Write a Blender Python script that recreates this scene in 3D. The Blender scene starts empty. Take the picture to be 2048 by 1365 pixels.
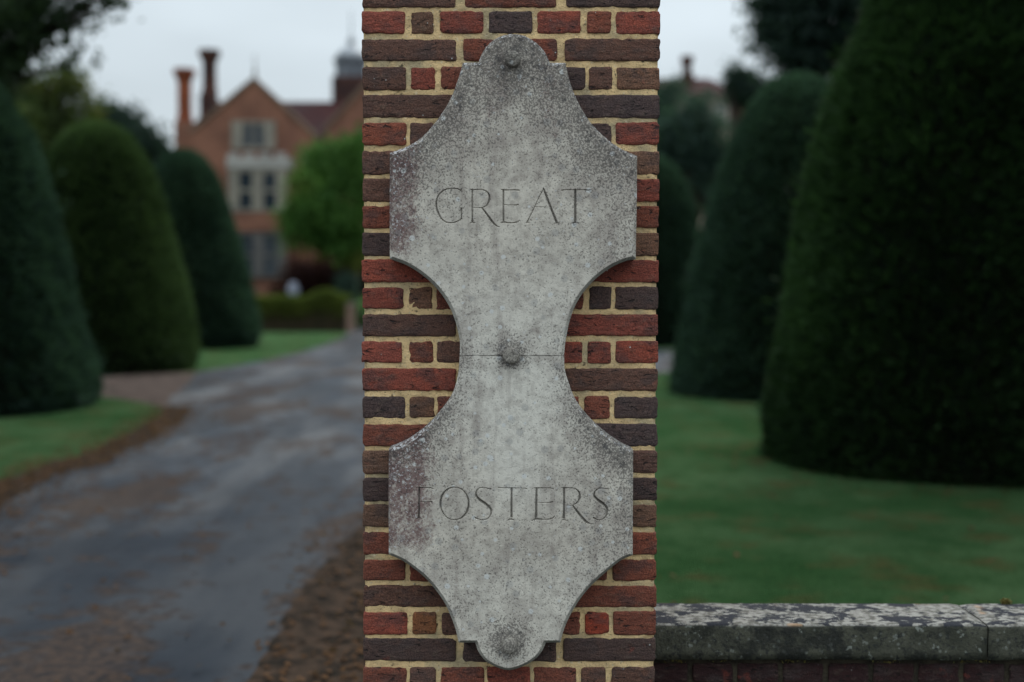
import bpy, bmesh, math, random
import numpy as np
from mathutils import Matrix, Vector, noise as mnoise
from mathutils.geometry import delaunay_2d_cdt

random.seed(7)
rng = np.random.default_rng(11)
S = bpy.context.scene
COL = S.collection
rad = math.radians

# ------------------------------------------------------------------ camera
F_PX, CX, CY = 2500.0, 1024.0, 682.5            # focal length in pixels of the 2048 wide frame
EYE = 1.55
TH, ROLL = rad(2.46), rad(0.126)
_F = np.array([0, math.cos(TH), -math.sin(TH)])
_U0 = np.array([0, math.sin(TH), math.cos(TH)])
_R0 = np.array([1.0, 0, 0])
_R = _R0*math.cos(ROLL) + _U0*math.sin(ROLL)
_U = _U0*math.cos(ROLL) - _R0*math.sin(ROLL)
cam = bpy.data.cameras.new('camera')
cam.lens, cam.sensor_width = F_PX/2048*36, 36
cam.clip_start, cam.clip_end = 0.1, 3000
cam.dof.use_dof = True
cam.dof.focus_distance = 2.84
cam.dof.aperture_fstop = 1.55
cam.dof.aperture_blades = 0
co = bpy.data.objects.new('camera', cam)
COL.objects.link(co)
m = Matrix.Identity(4)
for i in range(3):
    m[i][0], m[i][1], m[i][2] = _R[i], _U[i], -_F[i]
m[2][3] = EYE
co.matrix_world = m
S.camera = co

# ------------------------------------------------------------------ sky, sun, exposure
SUN_EL, SUN_AZ = rad(46), rad(25)               # high, ahead of the camera, through cloud
world = bpy.data.worlds.new('World')
S.world = world
world.use_nodes = True
wn, wl = world.node_tree.nodes, world.node_tree.links
wn.clear()
w_out = wn.new('ShaderNodeOutputWorld')
w_bg = wn.new('ShaderNodeBackground')
w_bg.inputs['Strength'].default_value = 0.1
w_sky = wn.new('ShaderNodeTexSky')
w_sky.sky_type = 'NISHITA'
w_sky.sun_disc = False
w_sky.sun_elevation = SUN_EL
w_sky.sun_rotation = SUN_AZ
w_tc = wn.new('ShaderNodeTexCoord')
w_sep = wn.new('ShaderNodeSeparateXYZ')
wl.new(w_tc.outputs['Generated'], w_sep.inputs[0])
w_grad = wn.new('ShaderNodeMapRange')            # an overcast sky: about three times brighter overhead than at the horizon
w_grad.inputs['From Min'].default_value = 0.0
w_grad.inputs['From Max'].default_value = 1.0
w_grad.inputs['To Min'].default_value = 5.0
w_grad.inputs['To Max'].default_value = 25.0
w_pow = wn.new('ShaderNodeMath'); w_pow.operation = 'POWER'; w_pow.inputs[1].default_value = 1.6
w_abs = wn.new('ShaderNodeMath'); w_abs.operation = 'ABSOLUTE'
wl.new(w_sep.outputs['Z'], w_abs.inputs[0]); wl.new(w_abs.outputs[0], w_pow.inputs[0])
wl.new(w_pow.outputs[0], w_grad.inputs['Value'])
w_map = wn.new('ShaderNodeMapping')
w_map.inputs['Scale'].default_value = (1.0, 1.0, 3.2)
wl.new(w_tc.outputs['Generated'], w_map.inputs[0])
w_noise = wn.new('ShaderNodeTexNoise')
w_noise.inputs['Scale'].default_value = 2.6
w_noise.inputs['Detail'].default_value = 5
w_noise.inputs['Roughness'].default_value = 0.5
wl.new(w_map.outputs[0], w_noise.inputs['Vector'])
w_cr = wn.new('ShaderNodeMapRange')
w_cr.inputs['From Min'].default_value = 0.3
w_cr.inputs['From Max'].default_value = 0.7
w_cr.inputs['To Min'].default_value = 0.84
w_cr.inputs['To Max'].default_value = 1.14
wl.new(w_noise.outputs['Fac'], w_cr.inputs['Value'])
w_mul = wn.new('ShaderNodeMath'); w_mul.operation = 'MULTIPLY'
wl.new(w_grad.outputs[0], w_mul.inputs[0]); wl.new(w_cr.outputs[0], w_mul.inputs[1])
w_col = wn.new('ShaderNodeVectorMath'); w_col.operation = 'SCALE'
w_col.inputs[0].default_value = (0.875, 0.985, 1.05)
wl.new(w_mul.outputs[0], w_col.inputs['Scale'])
w_mix = wn.new('ShaderNodeMix'); w_mix.data_type = 'RGBA'
w_mix.inputs['Factor'].default_value = 0.93
wl.new(w_sky.outputs[0], w_mix.inputs['A']); wl.new(w_col.outputs[0], w_mix.inputs['B'])
wl.new(w_mix.outputs['Result'], w_bg.inputs['Color'])
wl.new(w_bg.outputs[0], w_out.inputs['Surface'])

sl = bpy.data.lights.new('sun', 'SUN')
sl.energy, sl.angle, sl.color = 1.4, rad(16), (1.0, 0.97, 0.92)
so = bpy.data.objects.new('sun', sl)
COL.objects.link(so)
so.rotation_euler = (-(math.pi/2 - SUN_EL), 0, -SUN_AZ)
so.location = (0, 0, 40)

S.view_settings.view_transform = 'Standard'
S.view_settings.look = 'None'
S.view_settings.gamma = 1
S.view_settings.use_curve_mapping = False
S.view_settings.exposure = 0.28
S.cycles.use_denoising = True
S.cycles.max_bounces = 6
S.cycles.diffuse_bounces = 3

# ------------------------------------------------------------------ helpers: projection
def ray(px, py):
    return _F + (px-CX)/F_PX*_R - (py-CY)/F_PX*_U
def P(px, py, Y):                                 # point on the upright plane at depth Y
    d = ray(px, py); t = Y/d[1]
    return (float(t*d[0]), float(EYE + t*d[2]))
def G(px, py, z=0.0):                             # point on the ground
    d = ray(px, py); t = (z-EYE)/d[2]
    return (float(t*d[0]), float(t*d[1]))

# ------------------------------------------------------------------ helpers: objects
def tag(o, label=None, cat=None, group=None, kind=None):
    if label: o['label'] = label
    if cat: o['category'] = cat
    if group: o['group'] = group
    if kind: o['kind'] = kind
    return o
def empty(name, loc, label, cat, group=None):
    o = bpy.data.objects.new(name, None); COL.objects.link(o)
    o.location = loc; o.empty_display_size = 0.2
    return tag(o, label, cat, group)
def obj(name, v, f, mat, parent=None, smooth=False, loc=None):
    me = bpy.data.meshes.new(name)
    v = np.asarray(v, dtype=float)
    if parent is not None and loc is None:        # vertices come in world metres
        off = np.array(parent.matrix_basis.translation)
        p = parent.parent
        while p is not None:
            off = off + np.array(p.matrix_basis.translation); p = p.parent
        v = v - off
    me.from_pydata(v.tolist(), [], [list(map(int, q)) for q in f])
    me.materials.append(mat)
    me.update()
    if smooth: me.polygons.foreach_set('use_smooth', [True]*len(me.polygons))
    o = bpy.data.objects.new(name, me); COL.objects.link(o)
    if parent is not None: o.parent = parent
    if loc is not None: o.location = loc
    return o
class MB:
    def __init__(s): s.v, s.f = [], []
    def add(s, v, f):
        n = len(s.v); s.v += [tuple(p) for p in v]; s.f += [tuple(i+n for i in q) for q in f]
        return s
    def box(s, x0, x1, y0, y1, z0, z1):
        return s.add([(x0,y0,z0),(x1,y0,z0),(x1,y1,z0),(x0,y1,z0),(x0,y0,z1),(x1,y0,z1),(x1,y1,z1),(x0,y1,z1)],
                     [(0,3,2,1),(4,5,6,7),(0,1,5,4),(1,2,6,5),(2,3,7,6),(3,0,4,7)])
    def prism_y(s, pts, y0, y1):                  # polygon in x,z pushed along y
        n = len(pts)
        v = [(x,y0,z) for x,z in pts] + [(x,y1,z) for x,z in pts]
        f = [tuple(range(n)), tuple(range(2*n-1, n-1, -1))]
        f += [(i, i+n, (i+1)%n+n, (i+1)%n) for i in range(n)]
        return s.add(v, f)
    def lathe(s, cx, cy, prof, n=12, rot=0.0):
        v, f = [], []
        for z, r in prof:
            for k in range(n):
                a = rot + 2*math.pi*k/n
                v.append((cx+r*math.cos(a), cy+r*math.sin(a), z))
        for i in range(len(prof)-1):
            for k in range(n):
                f.append((i*n+k, i*n+(k+1)%n, (i+1)*n+(k+1)%n, (i+1)*n+k))
        f.append(tuple(range(n-1, -1, -1))); f.append(tuple(range((len(prof)-1)*n, len(prof)*n)))
        return s.add(v, f)
    def tube(s, pts, rads, n=8):
        v, f = [], []
        for i, p in enumerate(pts):
            p = Vector(p)
            d = (Vector(pts[min(i+1, len(pts)-1)]) - Vector(pts[max(i-1, 0)])).normalized()
            a = d.orthogonal().normalized(); b = d.cross(a)
            for k in range(n):
                t = 2*math.pi*k/n
                v.append(p + rads[i]*(a*math.cos(t)+b*math.sin(t)))
        for i in range(len(pts)-1):
            for k in range(n):
                f.append((i*n+k, i*n+(k+1)%n, (i+1)*n+(k+1)%n, (i+1)*n+k))
        f.append(tuple(range(n-1,-1,-1))); f.append(tuple(range((len(pts)-1)*n, len(pts)*n)))
        return s.add(v, f)
    def build(s, name, mat, parent=None, smooth=False):
        return obj(name, s.v, s.f, mat, parent, smooth)

def big_mesh(name, V, Q, mat, parent=None, smooth=False, sub=4):
    """numpy vertices (n,3), faces (m,sub)"""
    me = bpy.data.meshes.new(name)
    V = np.asarray(V, dtype=np.float32)
    if parent is not None:
        V = V - np.array(parent.location, dtype=np.float32)
    Q = np.asarray(Q, dtype=np.int32)
    me.vertices.add(len(V)); me.vertices.foreach_set('co', V.ravel())
    me.loops.add(Q.size); me.loops.foreach_set('vertex_index', Q.ravel())
    me.polygons.add(len(Q)); me.polygons.foreach_set('loop_start', np.arange(0, Q.size, sub, dtype=np.int32))
    if smooth: me.polygons.foreach_set('use_smooth', np.ones(len(Q), dtype=bool))
    me.materials.append(mat)
    me.update(calc_edges=True); me.validate()
    o = bpy.data.objects.new(name, me); COL.objects.link(o)
    if parent is not None: o.parent = parent
    return o

# ------------------------------------------------------------------ helpers: materials
class Mat:
    def __init__(s, name, rough=0.8, spec=0.3):
        s.m = bpy.data.materials.new(name); s.m.use_nodes = True
        s.n, s.l = s.m.node_tree.nodes, s.m.node_tree.links
        s.b = s.n['Principled BSDF']
        s.b.inputs['Roughness'].default_value = rough
        s.b.inputs['Specular IOR Level'].default_value = spec
    def set(s, inp, v):
        if isinstance(v, bpy.types.NodeSocket): s.l.new(v, inp)
        elif isinstance(v, (tuple, list)) and len(v) == 3 and inp.type == 'RGBA': inp.default_value = (*v, 1)
        else: inp.default_value = v
    def pos(s): return s.n.new('ShaderNodeNewGeometry').outputs['Position']
    def normal(s): return s.n.new('ShaderNodeNewGeometry').outputs['Normal']
    def island(s): return s.n.new('ShaderNodeNewGeometry').outputs['Random Per Island']
    def objco(s): return s.n.new('ShaderNodeTexCoord').outputs['Object']
    def attr(s, name):
        a = s.n.new('ShaderNodeAttribute'); a.attribute_name = name; return a.outputs['Fac']
    def ocol(s): return s.n.new('ShaderNodeObjectInfo').outputs['Color']
    def map(s, vec, scale=(1,1,1), loc=(0,0,0), rot=(0,0,0)):
        a = s.n.new('ShaderNodeMapping'); s.l.new(vec, a.inputs[0])
        a.inputs['Scale'].default_value = scale; a.inputs['Location'].default_value = loc; a.inputs['Rotation'].default_value = rot
        return a.outputs[0]
    def noise(s, vec, scale, detail=3, rough=0.55, dist=0.0):
        a = s.n.new('ShaderNodeTexNoise'); s.l.new(vec, a.inputs['Vector'])
        a.inputs['Scale'].default_value = scale; a.inputs['Detail'].default_value = detail
        a.inputs['Roughness'].default_value = rough; a.inputs['Distortion'].default_value = dist
        return a.outputs['Fac']
    def voro(s, vec, scale, out='Distance', rnd=1.0):
        a = s.n.new('ShaderNodeTexVoronoi'); s.l.new(vec, a.inputs['Vector'])
        a.inputs['Scale'].default_value = scale; a.inputs['Randomness'].default_value = rnd
        return a.outputs[out]
    def ss(s, v, a, b, lo=0.0, hi=1.0):
        r = s.n.new('ShaderNodeMapRange'); r.interpolation_type = 'SMOOTHSTEP'
        s.set(r.inputs['Value'], v); s.set(r.inputs['From Min'], a); s.set(r.inputs['From Max'], b)
        s.set(r.inputs['To Min'], lo); s.set(r.inputs['To Max'], hi)
        return r.outputs[0]
    def math(s, op, a, b=0.0, clamp=False):
        r = s.n.new('ShaderNodeMath'); r.operation = op; r.use_clamp = clamp
        s.set(r.inputs[0], a); s.set(r.inputs[1], b); return r.outputs[0]
    def mix(s, f, a, b, mode='MIX'):
        r = s.n.new('ShaderNodeMix'); r.data_type = 'RGBA'; r.blend_type = mode
        s.set(r.inputs['Factor'], f); s.set(r.inputs['A'], a); s.set(r.inputs['B'], b)
        return r.outputs['Result']
    def sepc(s, v, k):
        r = s.n.new('ShaderNodeSeparateXYZ'); s.l.new(v, r.inputs[0]); return r.outputs[k]
    def color(s, c): s.set(s.b.inputs['Base Color'], c); return s
    def rough(s, c): s.set(s.b.inputs['Roughness'], c); return s
    def bump(s, h, strength=0.5, dist=0.01):
        r = s.n.new('ShaderNodeBump'); r.inputs['Strength'].default_value = strength; r.inputs['Distance'].default_value = dist
        s.l.new(h, r.inputs['Height']); s.l.new(r.outputs[0], s.b.inputs['Normal']); return s

def foliage(name, c_dark, c_light, patch=1.5, rough=0.65, c_odd=None, trans=0.35):
    M = Mat(name, rough, 0.06)
    i = M.island(); p = M.pos()
    f = M.math('ADD', M.math('MULTIPLY', i, 0.65), M.math('MULTIPLY', M.ss(M.noise(p, patch, 3), 0.3, 0.7), 0.45), True)
    c = M.mix(f, c_dark, c_light)
    if c_odd:
        c = M.mix(M.math('MULTIPLY', M.ss(M.noise(p, patch*0.6, 2), 0.52, 0.66), 0.8), c, c_odd)
    M.color(c)
    tr = M.n.new('ShaderNodeBsdfTranslucent'); M.l.new(M.mix(1.0, c, (1.5, 1.7, 1.0), 'MULTIPLY'), tr.inputs['Color'])
    ms = M.n.new('ShaderNodeMixShader'); ms.inputs[0].default_value = trans
    M.l.new(M.b.outputs[0], ms.inputs[1]); M.l.new(tr.outputs[0], ms.inputs[2])
    M.l.new(ms.outputs[0], M.n['Material Output'].inputs['Surface'])
    return M.m

def simple(name, c, c2=None, scale=3.0, rough=0.8, spec=0.3, bump=0.0, detail=4):
    M = Mat(name, rough, spec)
    if c2 is None: c2 = tuple(x*0.75 for x in c)
    n = M.noise(M.pos(), scale, detail, 0.6)
    M.color(M.mix(M.ss(n, 0.35, 0.65), c, c2))
    if bump: M.bump(M.noise(M.pos(), scale*6, 3), bump, 0.01)
    return M.m

# ------------------------------------------------------------------ materials of the pillar
def brick_mat(name, base):
    M = Mat(name, 0.85, 0.25)
    p = M.pos()
    col = M.ocol() if base is None else M.mix(M.island(), base[0], base[1])
    big = M.noise(M.map(p, (1, 1, 1.7)), 14, 3, 0.55)
    mid = M.noise(M.map(p, (0.7, 1, 1.6), (3, 1, 2)), 60, 4, 0.65)
    fine = M.noise(p, 330, 3, 0.6)
    crease = M.noise(M.map(p, (0.5, 1, 1.5), (0, 5, 0)), 80, 4, 0.6, 1.0)
    c = M.mix(M.ss(big, 0.46, 0.66, 0, 0.75), col, M.mix(0.7, col, (0.060, 0.045, 0.044)))
    c = M.mix(M.ss(M.noise(M.map(p, (1, 1, 1.3), (7, 3, 5)), 32, 3, 0.6), 0.48, 0.66, 0, 0.75), c, M.mix(1.0, col, (1.22, 1.14, 1.06), 'MULTIPLY'))
    c = M.mix(M.ss(mid, 0.52, 0.72, 0, 0.55), c, M.mix(0.5, c, (0.15, 0.115, 0.085)))
    c = M.mix(M.ss(M.noise(p, 23, 2, 0.5), 0.66, 0.74, 0, 0.5), c, M.mix(0.7, c, (0.26, 0.055, 0.035)))
    c = M.mix(M.ss(fine, 0.35, 0.75), M.mix(1.0, c, (0.58, 0.58, 0.58), 'MULTIPLY'), M.mix(1.0, c, (1.38, 1.35, 1.32), 'MULTIPLY'))
    c = M.mix(M.ss(crease, 0.60, 0.68, 0, 0.8), c, (0.02, 0.016, 0.016))
    spk = M.voro(p, 70)
    c = M.mix(M.math('MULTIPLY', M.ss(spk, 0.10, 0.15, 1, 0), M.ss(M.noise(p, 9, 2), 0.6, 0.66)), c, (0.42, 0.42, 0.40))
    M.color(c)
    h = M.math('ADD', M.math('MULTIPLY', M.ss(crease, 0.6, 0.72), -0.7), M.math('ADD', M.math('MULTIPLY', mid, 0.9), M.math('MULTIPLY', fine, 0.35)))
    M.bump(h, 1.0, 0.006)
    return M.m
M_BRICK = brick_mat('pillar_brick', None)
M_BRICKS = brick_mat('plain_brick', ((0.09, 0.05, 0.045), (0.22, 0.06, 0.04)))
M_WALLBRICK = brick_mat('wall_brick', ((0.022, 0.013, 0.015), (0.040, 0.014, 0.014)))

def mortar_mat():
    M = Mat('lime_mortar', 0.95, 0.1)
    p = M.pos()
    c = M.mix(M.ss(M.noise(p, 16, 4, 0.6), 0.35, 0.65), (0.76, 0.535, 0.275), (0.60, 0.425, 0.225))
    c = M.mix(M.ss(M.noise(M.map(p, (1,1,1), (9,2,4)), 8, 3), 0.48, 0.66, 0, 0.7), c, (0.31, 0.275, 0.185))
    c = M.mix(M.ss(M.noise(p, 210, 3, 0.65), 0.56, 0.70, 0, 0.75), c, (0.15, 0.12, 0.08))
    c = M.mix(M.ss(M.noise(M.map(p, (1,1,1), (1,7,3)), 120, 2, 0.5), 0.62, 0.72, 0, 0.6), c, (0.62, 0.53, 0.37))
    c = M.mix(M.ss(M.noise(p, 45, 3, 0.5), 0.66, 0.74, 0, 0.85), c, (0.045, 0.04, 0.03))
    M.color(c)
    M.bump(M.math('ADD', M.noise(p, 250, 4, 0.7), M.math('MULTIPLY', M.noise(p, 70, 3), 1.2)), 0.9, 0.004)
    return M.m
M_MORTAR = mortar_mat()

def stone_mat():
    M = Mat('carved_limestone', 0.92, 0.15)
    p0 = M.objco(); p = M.map(p0, (1, 1, 1), (0.373, 0.527, 0.219), (0.61, 0.43, 0.37))
    g = M.attr('grime'); st = M.attr('stain'); pale = M.attr('pale'); rim = M.attr('rim'); brn = M.attr('brown')
    base = M.mix(M.ss(M.noise(p, 9, 4, 0.6), 0.35, 0.65), (0.575, 0.528, 0.452), (0.46, 0.42, 0.362))
    base = M.mix(M.math('MULTIPLY', pale, 0.8), base, (0.64, 0.61, 0.54))
    base = M.mix(M.math('MULTIPLY', brn, M.ss(M.noise(M.map(p0, (1,1,0.3), (0.2,0.513,0.1)), 26, 3), 0.35, 0.62)), base, (0.20, 0.165, 0.145))
    run = M.noise(M.map(p0, (1, 1, 0.10), (0.31, 0.517, 0.77)), 34, 4, 0.65)
    base = M.mix(M.math('MULTIPLY', M.ss(run, 0.50, 0.68), 0.38), base, (0.24, 0.20, 0.18))
    mott = M.noise(p, 55, 4, 0.65)
    base = M.mix(M.ss(mott, 0.42, 0.66, 0.0, 0.6), base, M.mix(1.0, base, (0.62, 0.60, 0.60), 'MULTIPLY'))
    blot = M.ss(M.math('ADD', M.noise(p, 20, 5, 0.65), M.math('MULTIPLY', g, 0.22)), 0.56, 0.78)
    base = M.mix(M.math('MULTIPLY', blot, 0.34), base, (0.19, 0.155, 0.14))
    # purple red growth down the left of each shield
    stm = M.ss(M.math('ADD', M.math('MULTIPLY', st, 0.305), M.math('ADD', M.math('MULTIPLY', M.noise(p, 24, 3, 0.6), 0.45), M.math('MULTIPLY', M.noise(p, 150, 3, 0.7), 0.55))), 0.62, 0.86)
    base = M.mix(M.math('MULTIPLY', stm, 0.82), base, (0.115, 0.054, 0.055))
    # round lichen, paler and darker
    vd = M.voro(p, 46); vc = M.voro(p, 46, 'Color')
    vr = M.sepc(vc, 0); vr2 = M.sepc(vc, 1)
    spot = M.math('MULTIPLY', M.ss(vd, M.math('MULTIPLY', vr2, 0.26), M.math('ADD', M.math('MULTIPLY', vr2, 0.30), 0.05), 1, 0), M.math('GREATER_THAN', vr, 0.62))
    base = M.mix(M.math('MULTIPLY', spot, 0.8), base, (0.56, 0.56, 0.54))
    p2 = M.map(p, (1,1,1), (0.31, 0.2, 0.77))
    vd2 = M.voro(p2, 34); vq = M.sepc(M.voro(p2, 34, 'Color'), 0)
    ring = M.math('MULTIPLY', M.ss(vd2, 0.24, 0.34, 1, 0), M.math('GREATER_THAN', vq, 0.60))
    base = M.mix(M.math('MULTIPLY', ring, 0.34), base, (0.235, 0.235, 0.235))
    # black specks whose density follows the grime
    gg = M.math('ADD', g, M.math('MULTIPLY', M.math('SUBTRACT', M.noise(p, 14, 4, 0.6), 0.5), 0.9))
    thr = M.math('SUBTRACT', 0.640, M.math('MULTIPLY', gg, 0.16))
    n1 = M.noise(p, 240, 3, 0.65)
    dark = M.ss(n1, thr, M.math('ADD', thr, 0.07))
    base = M.mix(M.math('MULTIPLY', dark, 0.85), base, M.mix(0.74, base, (0.045, 0.04, 0.038)))
    n1b = M.noise(p2, 95, 4, 0.7)
    thr2 = M.math('SUBTRACT', 0.84, M.math('MULTIPLY', gg, 0.24))
    base = M.mix(M.math('MULTIPLY', M.ss(n1b, thr2, M.math('ADD', thr2, 0.12)), 0.7), base, (0.05, 0.047, 0.048))
    # white crusts, thick where growth is thick
    n2 = M.noise(M.map(p, (1,1,1), (4,2,9)), 170, 3, 0.65)
    wt = M.math('SUBTRACT', 0.655, M.math('MULTIPLY', M.math('ADD', M.math('MULTIPLY', st, 0.9), M.math('MULTIPLY', rim, 1.6)), 0.075))
    base = M.mix(M.math('MULTIPLY', M.ss(n2, wt, M.math('ADD', wt, 0.06)), 0.85), base, (0.46, 0.45, 0.45))
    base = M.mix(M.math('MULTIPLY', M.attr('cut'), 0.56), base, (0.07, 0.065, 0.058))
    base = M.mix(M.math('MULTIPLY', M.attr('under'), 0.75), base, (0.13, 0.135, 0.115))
    M.color(base)
    M.bump(M.math('ADD', M.math('MULTIPLY', n1, -0.7), M.math('ADD', M.math('MULTIPLY', mott, 0.5), M.math('MULTIPLY', n2, 0.5))), 0.42, 0.003)
    return M.m
M_STONE = stone_mat()

def coping_mat():
    M = Mat('lichened_coping_stone', 0.95, 0.15)
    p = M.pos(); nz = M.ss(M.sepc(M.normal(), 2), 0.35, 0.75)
    pt = M.map(p, (0.8, 1, 1))
    a = M.noise(pt, 16, 6, 0.66, 0.3); b = M.noise(M.map(pt, (1,1,1), (3,3,3)), 55, 4, 0.65)
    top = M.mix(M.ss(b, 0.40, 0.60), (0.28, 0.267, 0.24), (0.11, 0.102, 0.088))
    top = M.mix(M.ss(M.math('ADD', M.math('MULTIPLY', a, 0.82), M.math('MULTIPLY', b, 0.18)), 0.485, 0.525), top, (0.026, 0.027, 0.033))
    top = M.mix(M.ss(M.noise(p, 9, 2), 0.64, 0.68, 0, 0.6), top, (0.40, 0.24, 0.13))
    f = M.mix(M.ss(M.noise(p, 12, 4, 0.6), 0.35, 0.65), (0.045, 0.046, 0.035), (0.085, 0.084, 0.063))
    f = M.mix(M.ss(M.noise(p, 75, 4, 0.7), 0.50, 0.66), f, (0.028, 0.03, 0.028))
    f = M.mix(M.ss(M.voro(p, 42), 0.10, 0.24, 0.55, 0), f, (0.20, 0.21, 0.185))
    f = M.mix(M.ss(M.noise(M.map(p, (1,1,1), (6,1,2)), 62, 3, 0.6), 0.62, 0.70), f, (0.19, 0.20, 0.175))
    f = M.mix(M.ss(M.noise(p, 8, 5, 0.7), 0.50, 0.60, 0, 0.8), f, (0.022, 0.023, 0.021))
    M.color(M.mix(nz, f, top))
    M.bump(M.math('ADD', b, M.noise(p, 160, 4, 0.7)), 0.8, 0.006)
    return M.m
M_COPING = coping_mat()

# ------------------------------------------------------------------ materials of the garden
def lawn_mat():
    M = Mat('mown_grass', 0.9, 0.0)
    p = M.pos()
    c = M.mix(M.ss(M.noise(p, 0.55, 4, 0.6), 0.35, 0.65), (0.036, 0.084, 0.031), (0.078, 0.138, 0.062))
    c = M.mix(M.ss(M.noise(M.map(p, (1,1,1), (5,5,0)), 1.5, 4, 0.65), 0.42, 0.70, 0, 0.7), c, (0.020, 0.062, 0.020))
    c = M.mix(M.ss(M.noise(M.map(p, (1,1,1), (2,9,0)), 2.1, 4, 0.65), 0.50, 0.66, 0, 0.8), c, (0.085, 0.076, 0.032))
    c = M.mix(M.ss(M.noise(p, 5.5, 5, 0.7), 0.46, 0.64, 0, 0.55), c, (0.026, 0.066, 0.024))
    c = M.mix(M.ss(M.noise(p, 45, 4, 0.7), 0.35, 0.7), M.mix(1.0, c, (0.6,0.6,0.6), 'MULTIPLY'), M.mix(1.0, c, (1.3,1.3,1.25), 'MULTIPLY'))
    M.color(c); M.bump(M.noise(p, 60, 5, 0.75), 1.0, 0.04)
    return M.m
M_LAWN = lawn_mat()
def drive_mat():
    M = Mat('damp_asphalt', 0.5, 0.06)
    p = M.pos()
    # wheel runs lie along the drive, which bears a little left of straight ahead
    q = M.map(p, (1.0, 0.22, 1.0), rot=(0, 0, rad(14)))
    c = M.mix(M.ss(M.noise(p, 1.1, 4, 0.6), 0.35, 0.65), (0.030, 0.036, 0.046), (0.052, 0.058, 0.068))
    c = M.mix(M.ss(M.noise(q, 1.6, 3, 0.6), 0.40, 0.62, 0, 0.65), c, (0.115, 0.112, 0.112))
    # shade over the near end of the drive, painted into its colour
    near_shade = M.ss(M.math('ADD', M.sepc(p, 1), M.math('MULTIPLY', M.noise(p, 0.5, 3), 7.0)), 8.0, 17.0, 0.88, 0.0)
    c = M.mix(near_shade, c, M.mix(1.0, c, (0.33, 0.37, 0.42), 'MULTIPLY'))
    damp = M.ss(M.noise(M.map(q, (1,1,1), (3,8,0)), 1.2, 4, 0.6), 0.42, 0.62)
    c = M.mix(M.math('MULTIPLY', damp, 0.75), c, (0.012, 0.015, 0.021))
    q2 = M.map(p, (1.0, 0.35, 1.0), (0.37, 0.1, 0), rot=(0, 0, rad(14)))
    lit = M.math('ADD', M.math('MULTIPLY', M.noise(q2, 1.35, 3, 0.5), 0.6), M.math('MULTIPLY', M.noise(p, 5.5, 4, 0.7), 0.4))
    leaf = M.ss(lit, 0.495, 0.555)
    lc = M.mix(M.ss(M.noise(p, 22, 3, 0.7), 0.38, 0.62), (0.072, 0.044, 0.028), (0.026, 0.019, 0.016))
    c = M.mix(M.math('MULTIPLY', leaf, 0.68), c, lc)
    c = M.mix(M.ss(M.noise(p, 90, 3, 0.7), 0.35, 0.65), M.mix(1.0, c, (0.75,0.75,0.75), 'MULTIPLY'), c)
    M.color(c)
    M.rough(M.math('ADD', M.ss(damp, 0, 1, 0.66, 0.48), M.math('MULTIPLY', leaf, 0.3)))
    M.bump(M.math('ADD', M.noise(p, 80, 4, 0.7), M.math('MULTIPLY', M.noise(p, 6, 3), 0.6)), 0.2, 0.012)
    return M.m
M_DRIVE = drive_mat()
M_VERGE = simple('leafy_soil', (0.050, 0.034, 0.025), (0.016, 0.014, 0.012), 9, 0.95, 0.0, 0.8)
M_PATH = simple('gravel_path', (0.085, 0.064, 0.055), (0.045, 0.035, 0.031), 4, 0.95, 0.0, 0.6)
M_LITTER = foliage('fallen_leaves', (0.035, 0.020, 0.012), (0.11, 0.055, 0.025), 2.0, 0.7)
M_YEW = foliage('yew_blue_green', (0.009, 0.019, 0.015), (0.038, 0.070, 0.052), 0.7)
M_YEW_OLIVE = foliage('yew_olive_green', (0.010, 0.020, 0.008), (0.054, 0.086, 0.036), 0.7)
M_YEW_NEAR = foliage('yew_deep_green', (0.005, 0.011, 0.006), (0.033, 0.066, 0.025), 0.7)
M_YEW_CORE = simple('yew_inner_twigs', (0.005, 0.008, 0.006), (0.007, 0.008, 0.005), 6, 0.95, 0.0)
M_BARK = simple('tree_bark', (0.060, 0.048, 0.038), (0.028, 0.023, 0.019), 7, 0.95, 0.1, 0.8)
M_L_OAK = foliage('broadleaf_dark', (0.012, 0.022, 0.014), (0.036, 0.058, 0.030), 0.9)
M_L_YELLOW = foliage('broadleaf_olive', (0.020, 0.032, 0.012), (0.062, 0.084, 0.026), 0.5, c_odd=(0.085, 0.085, 0.02))
M_L_BLUE = foliage('evergreen_dark', (0.010, 0.020, 0.017), (0.030, 0.050, 0.040), 0.5)
M_L_HOLLY = foliage('bush_blue_green', (0.016, 0.032, 0.028), (0.055, 0.088, 0.072), 0.4)
M_L_BRIGHT = foliage('maple_bright_green', (0.012, 0.044, 0.013), (0.088, 0.178, 0.038), 0.35, c_odd=(0.13, 0.135, 0.03), trans=0.2)
M_L_RED = foliage('dark_red_shrub', (0.012, 0.006, 0.006), (0.032, 0.012, 0.012), 0.5)
M_HEDGE = foliage('box_hedge', (0.035, 0.050, 0.014), (0.125, 0.150, 0.030), 0.8)
M_HEDGE_CORE = simple('hedge_inner_twigs', (0.035, 0.026, 0.015), (0.020, 0.017, 0.010), 5, 0.95, 0.1)
M_PALEBUSH = foliage('pale_bush', (0.10, 0.18, 0.08), (0.22, 0.33, 0.16), 0.8)
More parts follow.
